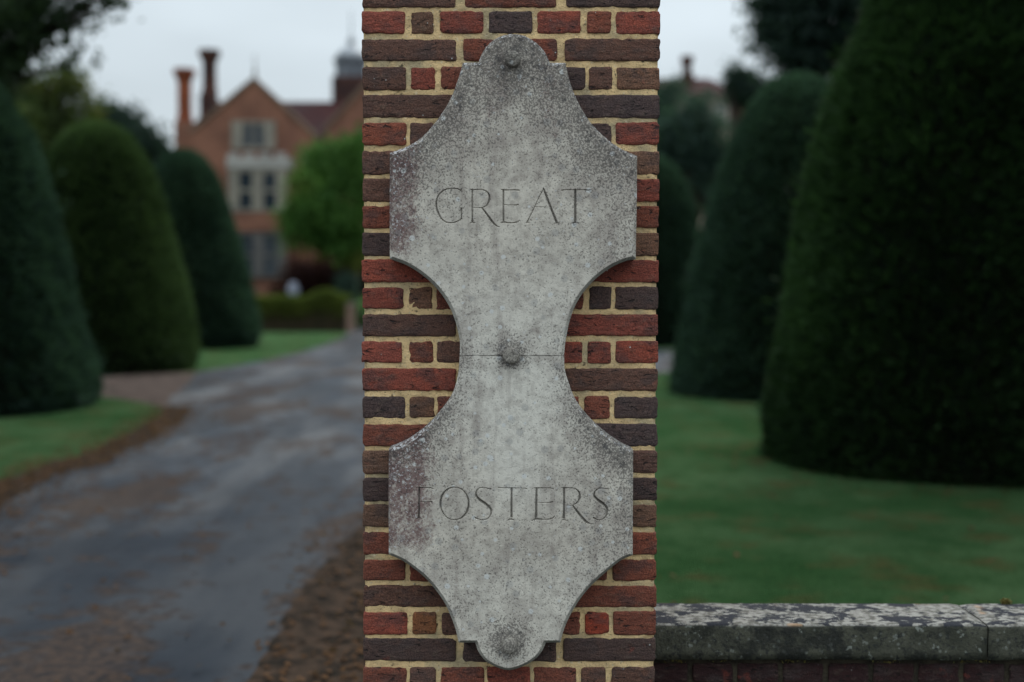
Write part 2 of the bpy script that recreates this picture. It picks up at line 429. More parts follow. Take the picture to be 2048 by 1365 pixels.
# house
M_HB = simple('house_brick', (0.215, 0.098, 0.065), (0.145, 0.067, 0.047), 0.9, 0.9, 0.2)
M_HB_RED = simple('chimney_brick', (0.225, 0.066, 0.032), (0.15, 0.047, 0.027), 1.2, 0.95, 0.05)
M_HB_DARK = simple('sooted_brick', (0.080, 0.038, 0.030), (0.040, 0.025, 0.024), 1.2, 0.95, 0.05)
M_TILE = simple('roof_tile', (0.046, 0.017, 0.016), (0.027, 0.013, 0.014), 0.8, 0.95, 0.05)
M_HSTONE = simple('dressed_stone', (0.235, 0.208, 0.17), (0.175, 0.158, 0.135), 1.0, 0.9, 0.2)
M_HSTONE_PALE = simple('pale_render', (0.34, 0.32, 0.30), (0.27, 0.255, 0.24), 1.0, 0.9, 0.2)
M_LEAD = simple('lead_sheet', (0.115, 0.125, 0.145), (0.075, 0.083, 0.10), 1.2, 0.5, 0.5)
M_LEAD_PALE = simple('weathered_lead', (0.23, 0.245, 0.265), (0.17, 0.18, 0.20), 1.2, 0.55, 0.5)
def glass_mat():
    M = Mat('window_glass', 0.12, 0.5)
    M.color(M.mix(M.noise(M.pos(), 0.9, 2), (0.012, 0.022, 0.034), (0.03, 0.036, 0.042)))
    return M.m
M_GLASS = glass_mat()
M_WHITE = simple('white_paint', (0.22, 0.235, 0.29), (0.17, 0.18, 0.225), 5, 0.6, 0.3)
M_IRON = simple('dark_iron', (0.05, 0.055, 0.06), (0.035, 0.04, 0.045), 5, 0.6, 0.4)

# ================================================================== THE GROUND
E = 420
tag(obj('lawn', [(-E,-60,0),(E,-60,0),(E,900,0),(-E,900,0)], [(0,1,2,3)], M_LAWN), kind='structure')

def smooth_poly(pts, closed=False, step=0.25):
    """Catmull-Rom through 2-D points, resampled"""
    pts = [np.array(p, float) for p in pts]
    out = []
    n = len(pts)
    for i in range(n if closed else n-1):
        p1, p2 = pts[i], pts[(i+1) % n]
        p0 = pts[(i-1) % n] if (closed or i > 0) else 2*p1-p2
        p3 = pts[(i+2) % n] if (closed or i+2 < n) else 2*p2-p1
        k = max(1, int(np.linalg.norm(p2-p1)/step))
        for j in range(k):
            t = j/k
            out.append(0.5*((2*p1)+(-p0+p2)*t+(2*p0-5*p1+4*p2-p3)*t*t+(-p0+3*p1-3*p2+p3)*t**3))
    if not closed: out.append(pts[-1])
    return out
def wobble(p, a, s):
    return (p[0] + a*mnoise.noise((p[0]*s, p[1]*s, 1.7)), p[1] + a*mnoise.noise((p[0]*s, p[1]*s, 9.1)))

left_edge_near = [(-3.3, -3), (-3.0, 2.2), G(-240, 1105), G(0, 968), G(140, 922), G(255, 872), G(322, 832), G(325, 815)]
side_low = [G(325, 815), G(270, 803), G(190, 793), G(60, 786), G(-200, 782)]
side_high = [G(-260, 752), G(60, 749), G(200, 748), G(320, 748), G(402, 744)]
left_edge_far = [G(402, 744), G(480, 731), G(560, 715), G(640, 693), G(690, 673), (-5.9, 46), (-6.6, 55)]
right_edge = [(-2.6, 55.0), (-2.2, 40), (-0.9, 33.5), (1.6, 31.5), (4.5, 31), (9, 31.5), (9, 26), (5, 24.8), (3.2, 23.4), (1.5, 20), (0.1, 15), (-0.55, 10.5), (-0.78, 7), (-0.80, 4.2), (-0.74, 2.0), (-0.7, -3)]
drive_poly = smooth_poly(left_edge_near, step=0.2)[:-1] + smooth_poly([side_low[0], side_high[-1]], step=0.4)[:-1] + smooth_poly(left_edge_far, step=0.4) + smooth_poly(right_edge, step=0.3)
drive_poly = [wobble(p, 0.07, 2.2) for p in drive_poly]
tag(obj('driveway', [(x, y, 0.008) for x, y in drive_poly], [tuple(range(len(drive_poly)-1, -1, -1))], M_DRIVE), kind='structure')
path_poly = smooth_poly(side_low, step=0.4) + smooth_poly(side_high, step=0.4)
path_poly = [wobble(p, 0.06, 2.0) for p in path_poly]
tag(obj('gravel_path', [(x, y, 0.004) for x, y in path_poly], [tuple(range(len(path_poly)-1, -1, -1))], M_PATH), kind='structure')
tag(obj('road', [(-60,-60,0.016),(60,-60,0.016),(60,2.25,0.016),(-60,2.25,0.016)], [(0,1,2,3)], simple('worn_road', (0.05, 0.05, 0.052), (0.035, 0.036, 0.04), 2, 0.8, 0.3, 0.3)), kind='structure')
# soil edges full of dead leaves along both sides of the drive (they run under the asphalt edge)
def band(name, line, w0, w1, z, taper=False):
    v, f = [], []
    for i, p in enumerate(line):
        a = np.array(line[max(0, i-1)]); b = np.array(line[min(len(line)-1, i+1)])
        d = (b-a)/max(1e-6, np.linalg.norm(b-a)); nrm = np.array([-d[1], d[0]])
        o = 0.06*mnoise.noise((p[0]*1.3, p[1]*1.3, 4)) + 0.09*mnoise.noise((p[0]*3.7, p[1]*3.7, 7))
        k = min(1.0, i/14, (len(line)-1-i)/14) if taper else 1.0
        for w in ((w0+o)*k, (w1-o)*k):
            q = np.array(p)+nrm*w; v.append((q[0], q[1], z))
    for i in range(len(line)-1): f.append((2*i, 2*i+1, 2*i+3, 2*i+2))
    return tag(obj(name, v, f, M_VERGE), kind='structure')
nl = smooth_poly(left_edge_near, step=0.12)
band('soil_edge', nl, 0.03, -0.34, 0.012)
band('soil_verge', smooth_poly(right_edge[9:], step=0.12), -0.25, 0.31, 0.012, True)

# dead leaves, strewn
def cards(Pn, D1, D2, size, aspect=0.6):
    """leaf shaped quads: centre Pn, long axis D1, cross axis D2"""
    n = len(Pn); s = size[:, None]
    V = np.empty((n, 4, 3))
    V[:, 0] = Pn - D1*s*0.5; V[:, 1] = Pn + D2*s*0.5*aspect; V[:, 2] = Pn + D1*s*0.5; V[:, 3] = Pn - D2*s*0.5*aspect
    return V.reshape(-1, 3), np.arange(n*4).reshape(n, 4)
def unit(a): return a/np.maximum(1e-9, np.linalg.norm(a, axis=1, keepdims=True))
def litter():
    pts = []
    la = np.array(nl)
    for _ in range(5200):
        p = la[rng.integers(8, len(la)-1)]; pts.append(p + rng.normal(0, 0.24, 2) + np.array([0.15, 0]))
    ra = np.array(smooth_poly(right_edge[10:], step=0.2))
    for _ in range(3600):
        p = ra[rng.integers(0, len(ra)-1)]; pts.append(p + np.array([0.2, 0]) + rng.normal(0, 0.24, 2))
    for _ in range(260):                        # out on the drive
        y = 3.6 + 14*rng.random()**1.5; pts.append(np.array([rng.uniform(-0.8-0.26*y, -0.5), y]))
    for _ in range(150):                         # on the lawn by the wall
        y = 3.6 + 9*rng.random(); pts.append(np.array([rng.uniform(0.6, 0.6+0.42*y), y]))
    for _ in range(300):                          # round the foot of the nearest yew
        a = rng.random()*6.28; r = 1.75+abs(rng.normal(0, 0.22)); pts.append(np.array([3.98+r*math.cos(a), 11.2+r*math.sin(a)]))
    xy = np.array(pts); n = len(xy)
    c = np.c_[xy, 0.018+0.02*rng.random(n)]
    a = rng.random(n)*2*math.pi
    d1 = unit(np.c_[np.cos(a), np.sin(a), rng.normal(0, .25, n)]); d2 = unit(np.c_[-np.sin(a), np.cos(a), rng.normal(0, .35, n)])
    V, Q = cards(c, d1, d2, 0.028+0.026*rng.random(n), 0.7)
    tag(big_mesh('leaf_litter', V, Q, M_LITTER), kind='stuff')
litter()

# ================================================================== THE BRICK PILLAR
PY = 2.87                                          # its front face
pillar = empty('brick_pillar', (P(1020, 682, PY)[0], PY, 0), 'square red brick gate pillar bearing the stone name plaque', 'pillar')
PX0, PX1 = P(725, 682, PY)[0], P(1315.5, 682, PY)[0]
PDEP = PX1-PX0
R_, D_, B_, K_, M_, X_, O_ = 'R', 'D', 'B', 'K', 'M', 'X', 'O'
TONE = {'R': (0.238, 0.062, 0.042), 'M': (0.195, 0.062, 0.040), 'B': (0.155, 0.082, 0.054), 'D': (0.122, 0.062, 0.046),
        'K': (0.078, 0.050, 0.046), 'X': (0.31, 0.058, 0.032), 'O': (0.19, 0.078, 0.036)}
L, Rt = 725, 1316
# course: top, bottom, then (x0, x1, tone) across the face
COURSES = [
 (-31, 14, [(L,910,D_),(930,1112,M_),(1133,1320,K_)]),
 (23, 67, [(L-1,809,R_),(823,866,B_),(880,966,R_),(978,1064,K_),(1075,1161,R_),(1175,1222,M_),(1232,1320,R_)]),
 (79, 122, [(L-1,912,D_),(927,1114,M_),(1130,1320,D_)]),
 (135, 179, [(L,811,D_),(822,870,R_),(882,968,M_),(980,1066,D_),(1078,1170,K_),(1178,1225,D_),(1234,1319,B_)]),
 (190, 235, [(L,910,D_),(928,1114,D_),(1131,1319,K_)]),
 (246, 290, [(L,812,M_),(820,868,D_),(880,966,M_),(978,1064,D_),(1076,1166,M_),(1178,1224,K_),(1232,1318,R_)]),
 (302, 348, [(L,910,D_),(928,1114,M_),(1131,1318,B_)]),
 (358, 404, [(L,812,D_),(820,868,M_),(880,966,M_),(978,1064,D_),(1076,1166,M_),(1178,1222,D_),(1231,1318,R_)]),
 (412, 456, [(L,910,M_),(928,1114,M_),(1131,1317,M_)]),
 (466, 511, [(L,812,K_),(820,868,M_),(880,966,M_),(978,1064,D_),(1076,1166,M_),(1178,1222,D_),(1231,1317,B_)]),
 (520, 564, [(L-1,908,R_),(926,1112,M_),(1131,1317,R_)]),
 (575, 618, [(L,807,R_),(818,864,B_),(872,958,M_),(970,1056,M_),(1068,1166,M_),(1179,1222,K_),(1231,1316,K_)]),
 (629, 672, [(L,911,D_),(927,1114,M_),(1131,1316,R_)]),
 (684, 726, [(L-1,803,R_),(819,866,M_),(874,958,D_),(970,1056,M_),(1072,1164,R_),(1176,1221,R_),(1232,1316,R_)]),
 (737, 781, [(L,911,R_),(927,1114,M_),(1131,1315,D_)]),
 (794, 837, [(L+1,811,K_),(820,868,B_),(875,958,M_),(970,1056,M_),(1068,1157,M_),(1169,1219,M_),(1229,1315,K_)]),
 (849, 893, [(L+1,908,M_),(926,1112,M_),(1131,1315,K_)]),
 (902, 947, [(L+1,812,B_),(820,868,M_),(880,966,M_),(978,1064,D_),(1076,1166,M_),(1176,1221,D_),(1230,1314,D_)]),
 (957, 1002, [(L+1,908,K_),(926,1112,M_),(1130,1314,K_)]),
 (1010, 1055, [(L+1,812,B_),(820,868,M_),(880,966,M_),(978,1064,D_),(1076,1166,M_),(1176,1221,D_),(1230,1313,B_)]),
 (1065, 1109, [(L+1,908,M_),(926,1112,M_),(1130,1313,M_)]),
 (1121, 1162, [(L+2,810,M_),(820,868,M_),(880,966,M_),(978,1064,D_),(1076,1166,M_),(1174,1214,M_),(1226,1312,M_)]),
 (1172, 1214, [(L+2,908,D_),(926,1112,M_),(1130,1312,M_)]),
 (1225, 1270, [(L+2,814,R_),(825,873,O_),(884,966,D_),(978,1064,M_),(1076,1160,M_),(1171,1217,X_),(1227,1311,M_)]),
 (1279, 1323, [(L+2,911,K_),(926,1112,K_),(1127,1311,K_)]),
 (1335, 1379, [(L+2,813,M_),(820,871,D_),(882,968,M_),(975,1060,R_),(1068,1152,M_),(1163,1211,D_),(1223,1310,D_)]),
]
def worn_brick(x0, x1, z0, z1, y0, depth, seed, cell=0.011):
    """one weathered brick, face towards -y: rounded uneven arrises and a bruised face"""
    w, h = x1-x0, z1-z0
    nx, nz = max(3, int(w/cell)), max(4, int(h/cell))
    xs = np.concatenate([[0, 0.0022/w], np.linspace(0.0075/w, 1-0.0075/w, nx), [1-0.0022/w, 1]])
    zs = np.concatenate([[0, 0.0022/h], np.linspace(0.0075/h, 1-0.0075/h, nz), [1-0.0022/h, 1]])
    a, b = len(xs), len(zs)
    tilt = random.uniform(-0.0012, 0.0012); push = random.uniform(-0.0012, 0.0012)
    v = []
    for j, vz in enumerate(zs):
        for i, ux in enumerate(xs):
            x, z = x0+ux*w, z0+vz*h
            dx, dz = min(ux, 1-ux)*w, min(vz, 1-vz)*h
            # outline: chipped inwards here and there
            nx_ = mnoise.noise((z*55, seed*3.1, (0 if ux < .5 else 7.3)))
            nz_ = mnoise.noise((x*38, seed*2.7, (0 if vz < .5 else 5.9)))
            chip = 0.0040*max(0.0, mnoise.noise((x*90, z*90, seed*1.3)))
            fx, fz = max(0, 1-dx/0.012), max(0, 1-dz/0.012)
            sx = 1 if ux < .5 else -1; sz = 1 if vz < .5 else -1
            cr = 0.0022*max(0, 1-dx/0.006)*max(0, 1-dz/0.006)*(0.5+1.2*abs(mnoise.noise((x*3, z*5, seed))))
            x += sx*(fx*(0.0013*nx_+0.0001+chip)+cr)
            z += sz*(fz*(0.0017*nz_+0.0001+chip)+cr)
            e = min(dx, dz)
            y = y0 + push + tilt*(ux-.5)*2 + 0.0019*(1-min(1, e/0.004))**2
            y += 0.0010*mnoise.noise((x*30, z*60, seed)) + 0.0007*mnoise.noise((x*120, z*160, seed+3))
            pit = mnoise.noise((x*48, z*70, seed+11)); y += 0.0015*max(0, pit-0.45)
            v.append((x, y, z))
    f = [(j*a+i, j*a+i+1, (j+1)*a+i+1, (j+1)*a+i) for j in range(b-1) for i in range(a-1)]
    ring = [i for i in range(a)] + [j*a+a-1 for j in range(1, b)] + [(b-1)*a+i for i in range(a-2, -1, -1)] + [j*a for j in range(b-2, 0, -1)]
    n0 = len(v)
    for i in ring: v.append((v[i][0], y0+depth, v[i][2]))
    k = len(ring)
    f += [(ring[(i+1) % k], ring[i], n0+i, n0+(i+1) % k) for i in range(k)]
    return v, f
seed = 0
first_z = last_z = None
for ci, (t, b, row) in enumerate(COURSES):
    for (a, c, tone) in row:
        seed += 1
        mid = (t+b)/2
        x0, x1 = P(a-1.0, mid, PY)[0], P(c+1.0, mid, PY)[0]
        z1, z0 = P((a+c)/2, t-0.9, PY)[1], P((a+c)/2, b+0.9, PY)[1]
        lz = [random.uniform(-0.0012, 0.0012) for _ in range(2)]
        v, f = worn_brick(x0, x1, z0+lz[0], z1+lz[1], PY, 0.095, seed)
        o = obj('brick', v, f, M_BRICK, pillar, True)
        k = random.uniform(0.88, 1.12); h = random.uniform(0.95, 1.05); q = TONE[tone]
        o.color = (q[0]*k*h, q[1]*k, q[2]*k/h, 1)
    if ci == 0: first_z = P(1020, t, PY)[1]
    last_z = P(1020, b, PY)[1]
PITCH = 0.0626
mb = MB()
def course_face(axis, fixed, a0, a1, z, header, sign):
    """plain bricks of one course on one face; axis 'x' or 'y'"""
    lens = ([0.100, 0.050, 0.1, 0.1, 0.1, 0.052, 0.1] if header else [0.215, 0.215, 0.215])
    gap = (a1-a0-sum(lens))/(len(lens)-1); p = a0
    for l in lens:
        s0, s1 = p, p+l; p += l+gap
        j = random.uniform(-.0015, .0015)
        lo, hi = sorted((fixed+j*sign, fixed+sign*0.09))
        if axis == 'x': mb.box(s0, s1, lo, hi, z, z+0.050)
        else: mb.box(lo, hi, s0, s1, z, z+0.050)
PTOP = 3.1
zc = last_z - 0.0128 - 0.050; hd = False; below = []
while zc > 0: below.append((zc, hd)); zc -= PITCH; hd = not hd
zc = first_z + 0.0128; hd = True; above = []
while zc < PTOP-0.06: above.append((zc, hd)); zc += PITCH; hd = not hd
for z, h in below + above: course_face('x', PY, PX0, PX1, z, h, 1)
zc = below[-1][0]; i = 0
while zc < PTOP-0.06:
    h = i % 2 == 0
    course_face('y', PX0, PY+0.10, PY+PDEP-0.1, zc, h, 1); course_face('y', PX1, PY+0.10, PY+PDEP-0.1, zc, h, -1)
    course_face('x', PY+PDEP, PX0, PX1, zc, not h, -1)
    zc += PITCH; i += 1
tag(mb.build('brickwork', M_BRICKS, pillar), kind='stuff')
# the mortar bed: a rough sheet between the bricks, with plain returns
def mortar():
    step = 0.0042
    x0, x1, z0, z1 = PX0+0.0035, PX1-0.0035, last_z-0.02, first_z+0.02
    nx, nz = int((x1-x0)/step), int((z1-z0)/step)
    X, Z = np.meshgrid(np.linspace(x0, x1, nx), np.linspace(z0, z1, nz))
    Y = np.empty_like(X)
    for j in range(nz):
        for i in range(nx):
            x, z = X[j, i], Z[j, i]
            Y[j, i] = 0.0030 - 0.0034*mnoise.noise((x*28, z*40, 2)) - 0.0019*mnoise.noise((x*110, z*110, 5)) + 0.006*max(0, mnoise.noise((x*60, z*60, 8))-0.5)
    Y = np.maximum(Y, 0.0021)
    edge = np.minimum(X-x0, x1-X)
    Y += PY + 0.006*np.clip(1-edge/0.006, 0, 1)
    V = np.c_[X.ravel(), Y.ravel(), Z.ravel()]
    idx = np.arange(nx*nz).reshape(nz, nx)
    Q = np.c_[idx[:-1, :-1].ravel(), idx[:-1, 1:].ravel(), idx[1:, 1:].ravel(), idx[1:, :-1].ravel()]
    b = MB(); yb = PY+0.012
    b.box(PX0+0.0035, PX1-0.0035, yb, PY+PDEP-0.004, 0, PTOP)
    b.box(PX0+0.0045, PX1-0.0045, PY+0.005, yb-0.002, 0, z0-0.001); b.box(PX0+0.0045, PX1-0.0045, PY+0.005, yb-0.002, z1+0.001, PTOP-0.001)
    n0 = len(V)
    V = np.r_[V, np.array(b.v)]; Q = np.r_[Q, np.array(b.f)+n0]
    big_mesh('mortar', V, Q, M_MORTAR, pillar, True)
    bpy.data.objects['mortar'].data.polygons.foreach_set('use_smooth', np.r_[np.ones(n0 and (nx-1)*(nz-1), bool), np.zeros(len(b.f), bool)])
mortar()
cap = MB(); cap.box(PX0-0.05, PX1+0.05, PY-0.05, PY+PDEP+0.05, PTOP+0.002, PTOP+0.10)
cap.prism_y([(PX0-0.02, PTOP+0.103), (PX1+0.02, PTOP+0.103), (0.5*(PX0+PX1), PTOP+0.28)], PY-0.02, PY+PDEP+0.02)
cap.build('cap_stone', M_COPING, pillar)

# ================================================================== THE CARVED STONE PLAQUE
QY = PY-0.060                                      # front of the plaque
OX, OZ = P(1023, 711, QY)
def q(px, py):
    x, z = P(px, py, QY); return (x-OX, z-OZ)
MM = 1/ (P(1024, 711, QY)[0]-P(1023, 711, QY)[0])  # px per metre
plaque = empty('stone_plaque', (OX, QY, OZ), 'carved grey stone name plaque with two shield panels fixed to the brick pillar', 'plaque')
left_up = [[(919,711),(919.5,686),(916,666),(910,642),(899,615),(882,588),(858,562),(835,544),(811,530),(790,522),(779,518)],
           [(779,518),(778.5,410),(779,306)],
           [(779,306),(815,292),(841,276),(865,251),(889,218),(904,190),(914,163),(921,142),(925,125)],
           [(925,125),(957,124)],
           [(957,124),(964,106),(977,88),(996,74),(1020,67.5),(1046,70),(1070,83),(1088,101),(1097,118),(1100,125)],
           [(1100,125),(1131,125)],
           [(1131,125),(1140,163),(1150,190),(1163,216),(1185,249),(1216,279),(1246,299),(1275,312)],
           [(1275,312),(1274,415),(1272,519)],
           [(1272,519),(1253,522),(1222,536),(1192,558),(1165,588),(1148,618),(1138,649),(1131,686),(1128.5,711)]]
low = [[(1128.5,712),(1130,740),(1138,767),(1150,797),(1168,824),(1192,850),(1219,873),(1246,891),(1267,901)],
       [(1267,901),(1266.5,1000),(1266,1112)],
       [(1266,1112),(1243,1122),(1216,1143),(1185,1171),(1162,1198),(1141,1232),(1128,1262),(1121,1287.5)],
       [(1121,1287.5),(1092,1287.5)],
       [(1092,1287.5),(1085,1303),(1072,1319),(1050,1333),(1020,1342.5),(994,1337),(971,1324),(957,1306),(950,1287.5)],
       [(950,1287.5),(917,1287.5)],
       [(917,1287.5),(911,1262),(903,1239),(889,1208),(868,1178),(845,1153),(811,1127),(792,1117),(777,1111)],
       [(777,1111),(776.5,1000),(777,899)],
       [(777,899),(808,886),(835,868),(858,848),(882,821),(901,794),(912,767),(917,740),(919,712)]]
def path(segs, step=0.005):
    out, corner = [], []
    for s in segs:
        pts = smooth_poly([q(*p) for p in s], step=step)
        pts = [np.array(p) for p in pts]
        for k, p in enumerate(pts[:-1]):
            out.append(p); corner.append(k == 0)
    out.append(np.array(q(*segs[-1][-1]))); corner.append(True)
    return np.array(out)
def inset(pts, d):
    """move an open path to its right hand by d, mitred (paths run clockwise seen from the front)"""
    out = []
    for i in range(len(pts)):
        a = pts[i]-pts[i-1] if i > 0 else pts[1]-pts[0]
        b = pts[i+1]-pts[i] if i < len(pts)-1 else pts[-1]-pts[-2]
        a = a/np.linalg.norm(a); b = b/np.linalg.norm(b)
        na, nb = np.array([a[1], -a[0]]), np.array([b[1], -b[0]])
        mm = na+nb; mm = mm/np.linalg.norm(mm)
        out.append(pts[i] + mm*d/max(0.45, float(mm@na)))
    return np.array(out)
UP, LO = path(left_up), path(low)
CH = 0.0072
UPI, LOI = inset(UP, CH), inset(LO, CH)
UPI[0][1] = UPI[-1][1] = UP[0][1]; LOI[0][1] = LOI[-1][1] = LO[0][1]

LET = {}
def gz(x, y, r): return (*q(860+x/6.0235, 360+y/6.0235), r/6.0235/MM)
def fz(x, y, r): return (*q(820+x/4.876, 960+y/4.876), r/4.876/MM)
def letter(key, conv, strokes): LET[key] = [[conv(*p) for p in s] for s in strokes]
letter('G0', gz, [[(375,132,9),(340,112,7),(265,104,6),(190,118,7),(120,165,8),(82,235,10),(75,300,11),(88,370,11),(125,450,10),(180,505,8),(250,520,7),(320,505,7),(375,475,8)],
    [(378,350,11),(378,400,8),(380,475,8)], [(345,340,3),(378,345,8),(412,340,3)], [(375,105,3),(376,140,7)]])
letter('R0', gz, [[(510,120,10),(510,200,9),(510,400,9),(510,480,10),(510,505,14)],
    [(470,115,3),(500,120,8),(540,122,7),(620,118,6),(680,140,8),(715,190,11),(712,250,11),(690,300,9),(650,330,7),(590,338,5),(525,335,4)],
    [(470,525,3),(510,515,9),(550,522,3)], [(625,340,8),(670,395,12),(720,465,13),(770,530,12),(810,560,8),(845,572,3)]])
letter('E0', gz, [[(885,125,12),(885,250,10),(885,400,10),(885,490,12)], [(855,118,4),(885,125,10),(960,124,6),(1040,124,8),(1075,128,8)],
    [(890,302,5),(980,305,5),(1040,305,7),(1060,300,9)], [(845,525,4),(885,510,10),(950,520,7),(1020,518,8),(1060,505,7),(1080,488,4)]])
letter('A0', gz, [[(1368,110,6),(1310,220,6),(1250,350,7),(1200,450,7),(1172,510,9)], [(1365,105,8),(1385,150,12),(1430,270,13),(1480,400,14),(1525,510,14)],
    [(1270,326,4),(1440,332,4)], [(1145,525,3),(1175,515,7),(1210,523,3)], [(1490,528,4),(1530,520,10),(1565,526,4)]])
letter('T0', gz, [[(1590,128,8),(1640,122,6),(1750,124,6),(1860,122,6),(1910,128,8),(1935,118,3)], [(1590,128,7),(1582,138,4)],
    [(1750,125,14),(1750,250,14),(1750,400,14),(1750,500,15)], [(1695,528,3),(1745,518,10),(1795,527,3)]])
letter('F1', fz, [[(90,85,9),(88,200,9),(88,300,10),(85,370,12)], [(60,75,3),(90,78,7),(150,78,5),(200,80,6),(225,88,6)],
    [(95,217,4),(180,217,5),(212,216,8)], [(55,382,3),(85,375,9),(115,380,3)]])
letter('O1', fz, [[(435+138*math.cos(t), 233+160*math.sin(t), 5.2+4.8*abs(math.cos(t-0.25))**1.6) for t in np.linspace(0, 2*math.pi, 33)]])
SS = [(790,92,6),(760,85,5),(715,76,5),(670,85,6),(645,120,8),(650,165,11),(690,205,13),(740,240,13),(785,285,12),(790,330,8),(765,375,6),(715,393,5),(665,385,6),(635,370,8),(628,362,4)]
letter('S1', fz, [SS])
letter('T1', fz, [[(862,75,6),(900,80,5),(990,82,5),(1100,84,5),(1140,88,6)], [(992,85,10),(990,200,10),(990,300,11),(990,365,12)], [(940,400,3),(990,385,9),(1025,400,3)]])
letter('E1', fz, [[(1235,85,10),(1232,200,11),(1230,300,11),(1228,370,12)], [(1205,80,3),(1235,83,8),(1300,82,5),(1370,82,5),(1398,90,6)],
    [(1240,222,4),(1330,224,4),(1375,222,6),(1392,216,6)], [(1185,400,3),(1228,385,9),(1290,388,6),(1360,386,6),(1395,372,6),(1413,352,3)]])
letter('R1', fz, [[(1503,85,10),(1503,200,10),(1502,300,10),(1500,375,12)], [(1475,80,3),(1503,83,7),(1560,80,5),(1615,90,6),(1650,125,9),(1655,170,10),(1638,215,8),(1600,245,5),(1560,252,4),(1515,248,4)],
    [(1590,255,7),(1630,310,11),(1670,360,12),(1710,405,11),(1740,425,8),(1778,430,3)], [(1475,400,3),(1500,390,8),(1530,400,3)]])
letter('S2', fz, [[(1935,92,6),(1905,88,5),(1865,82,5),(1825,95,6),(1800,125,8),(1800,165,11),(1840,205,13),(1890,240,13),(1920,280,11),(1922,325,8),(1900,370,6),(1865,393,5),(1825,390,6),(1795,375,8),(1788,365,4)]])
for k in LET:                                        # smooth the traced strokes
    LET[k] = [smooth_poly(s, step=0.004) if len(s) > 2 else [np.array(p) for p in s] for s in LET[k]]

def vcut(pts, strokes, grow=1.28):
    """depth of a V cut at points: largest (half width - distance) over the strokes"""
    best = np.full(len(pts), -1.0)
    for s in strokes:
        s = np.array(s)
        for a, b in zip(s[:-1], s[1:]):
            d = b[:2]-a[:2]; L2 = max(1e-12, d@d)
            t = np.clip(((pts-a[:2])@d)/L2, 0, 1)
            dist = np.linalg.norm(pts-(a[:2]+t[:, None]*d), axis=1)
            best = np.maximum(best, (a[2]+(b[2]-a[2])*t)*grow-dist)
    return best
def seg_dist(pts, line):
    best = np.full(len(pts), 9.0)
    for a, b in zip(line[:-1], line[1:]):
        d = b-a; t = np.clip(((pts-a)@d)/max(1e-12, d@d), 0, 1)
        best = np.minimum(best, np.linalg.norm(pts-(a+t[:, None]*d), axis=1))
    return best
UPEDGE = [path([left_up[2]]), path([left_up[6]]), path([low[0]]), path([low[8]]), path([left_up[4]])]
BOLTS = [q(1026, 121), q(1022, 711), q(1019, 1289)]
def sm(x, a, b):
    t = np.clip((x-a)/(b-a), 0, 1); return t*t*(3-2*t)
def marks(pts):
    """weathering maps over the plaque, from its own x (m) and z (m); pxx/pyy put them on a 1 mm-ish scale"""
    x, z = pts[:, 0]*MM, -pts[:, 1]*MM               # about: image px from the plaque's middle
    g = np.full(len(pts), 0.40)
    g += 0.42*sm(-z, 300, 540) + 0.10*sm(-z, 120, 330)                       # upper shield greyer to the top
    g -= 0.22*np.exp(-((x+20)/75.0)**2)*sm(-z, 180, 330)*(1-sm(-z, 430, 560))  # pale run below the top bolt
    g -= 0.26*np.exp(-((z)/150.0)**2)                                         # clean waist
    g += 0.34*sm(x, 90, 250) + 0.26*sm(-x, 130, 250)*sm(-z, -420, 600)                                                 # right hand side
    g += 0.12*sm(z, 220, 420)
    g -= 0.22*np.exp(-((x-5)/70.0)**2)*sm(z, 10, 60)*(1-sm(z, 210, 330))        # pale run below the middle bolt
    e = np.minimum.reduce([seg_dist(pts, l) for l in UPEDGE])*MM
    g += 0.36*np.exp(-(e/36.0)**2) + 0.34*np.exp(-(e/110.0)**2)
    e2 = np.minimum.reduce([seg_dist(pts, l) for l in UPEDGE[2:4]])*MM
    g += 0.34*np.exp(-(e2/50.0)**2)*sm(np.abs(x), 95, 140)
    st = np.zeros(len(pts))
    st += 1.12*(1-sm(x, -235, -130))*sm(-z, 150, 260)*(1-sm(-z, 395, 470))
    st += 1.15*(1-sm(x, -200, -120))*sm(z, 90, 160)*(1-sm(z, 360, 420))
    st += 0.45*sm(x, 200, 235)*sm(-z, 150, 230)*(1-sm(-z, 360, 400))
    st += 0.45*np.exp(-((x-70)/28.0)**2)*sm(-z, 380, 450)*(1-sm(-z, 600, 640)) + 0.40*np.exp(-((x+45)/26.0)**2)*sm(-z, 420, 480)*(1-sm(-z, 600, 640))
    for i, b in enumerate(BOLTS):
        dx = (pts[:, 0]-b[0])*MM; dz = (pts[:, 1]-b[1])*MM
        g += (0.45, 0.95, 1.1)[i]*np.exp(-((dx/40.0)**2 + ((dz-10)/36.0)**2)) + 1.0*np.exp(-((np.hypot(dx, dz)-19)/7.0)**2)
    pale = 0.85*np.exp(-(z/170.0)**2) + 0.8*np.exp(-((x-8)/75.0)**2)*sm(z, 0, 40)*(1-sm(z, 250, 360)) + 0.40*sm(z, 380, 470)
    br = 0.9*np.exp(-(((x-52)/20.0)**2 + ((z+50)/12.0)**2)) + 0.35*np.exp(-((x+20)/22.0)**2)*sm(-z, 470, 520) + 0.30*np.exp(-((x-118)/30.0)**2)*sm(-z, 20, 60)*(1-sm(-z, 160, 260))
    return np.clip(g, 0, 1.3), np.clip(st, 0, 1), np.clip(pale, 0, 1), np.clip(br, 0, 1)
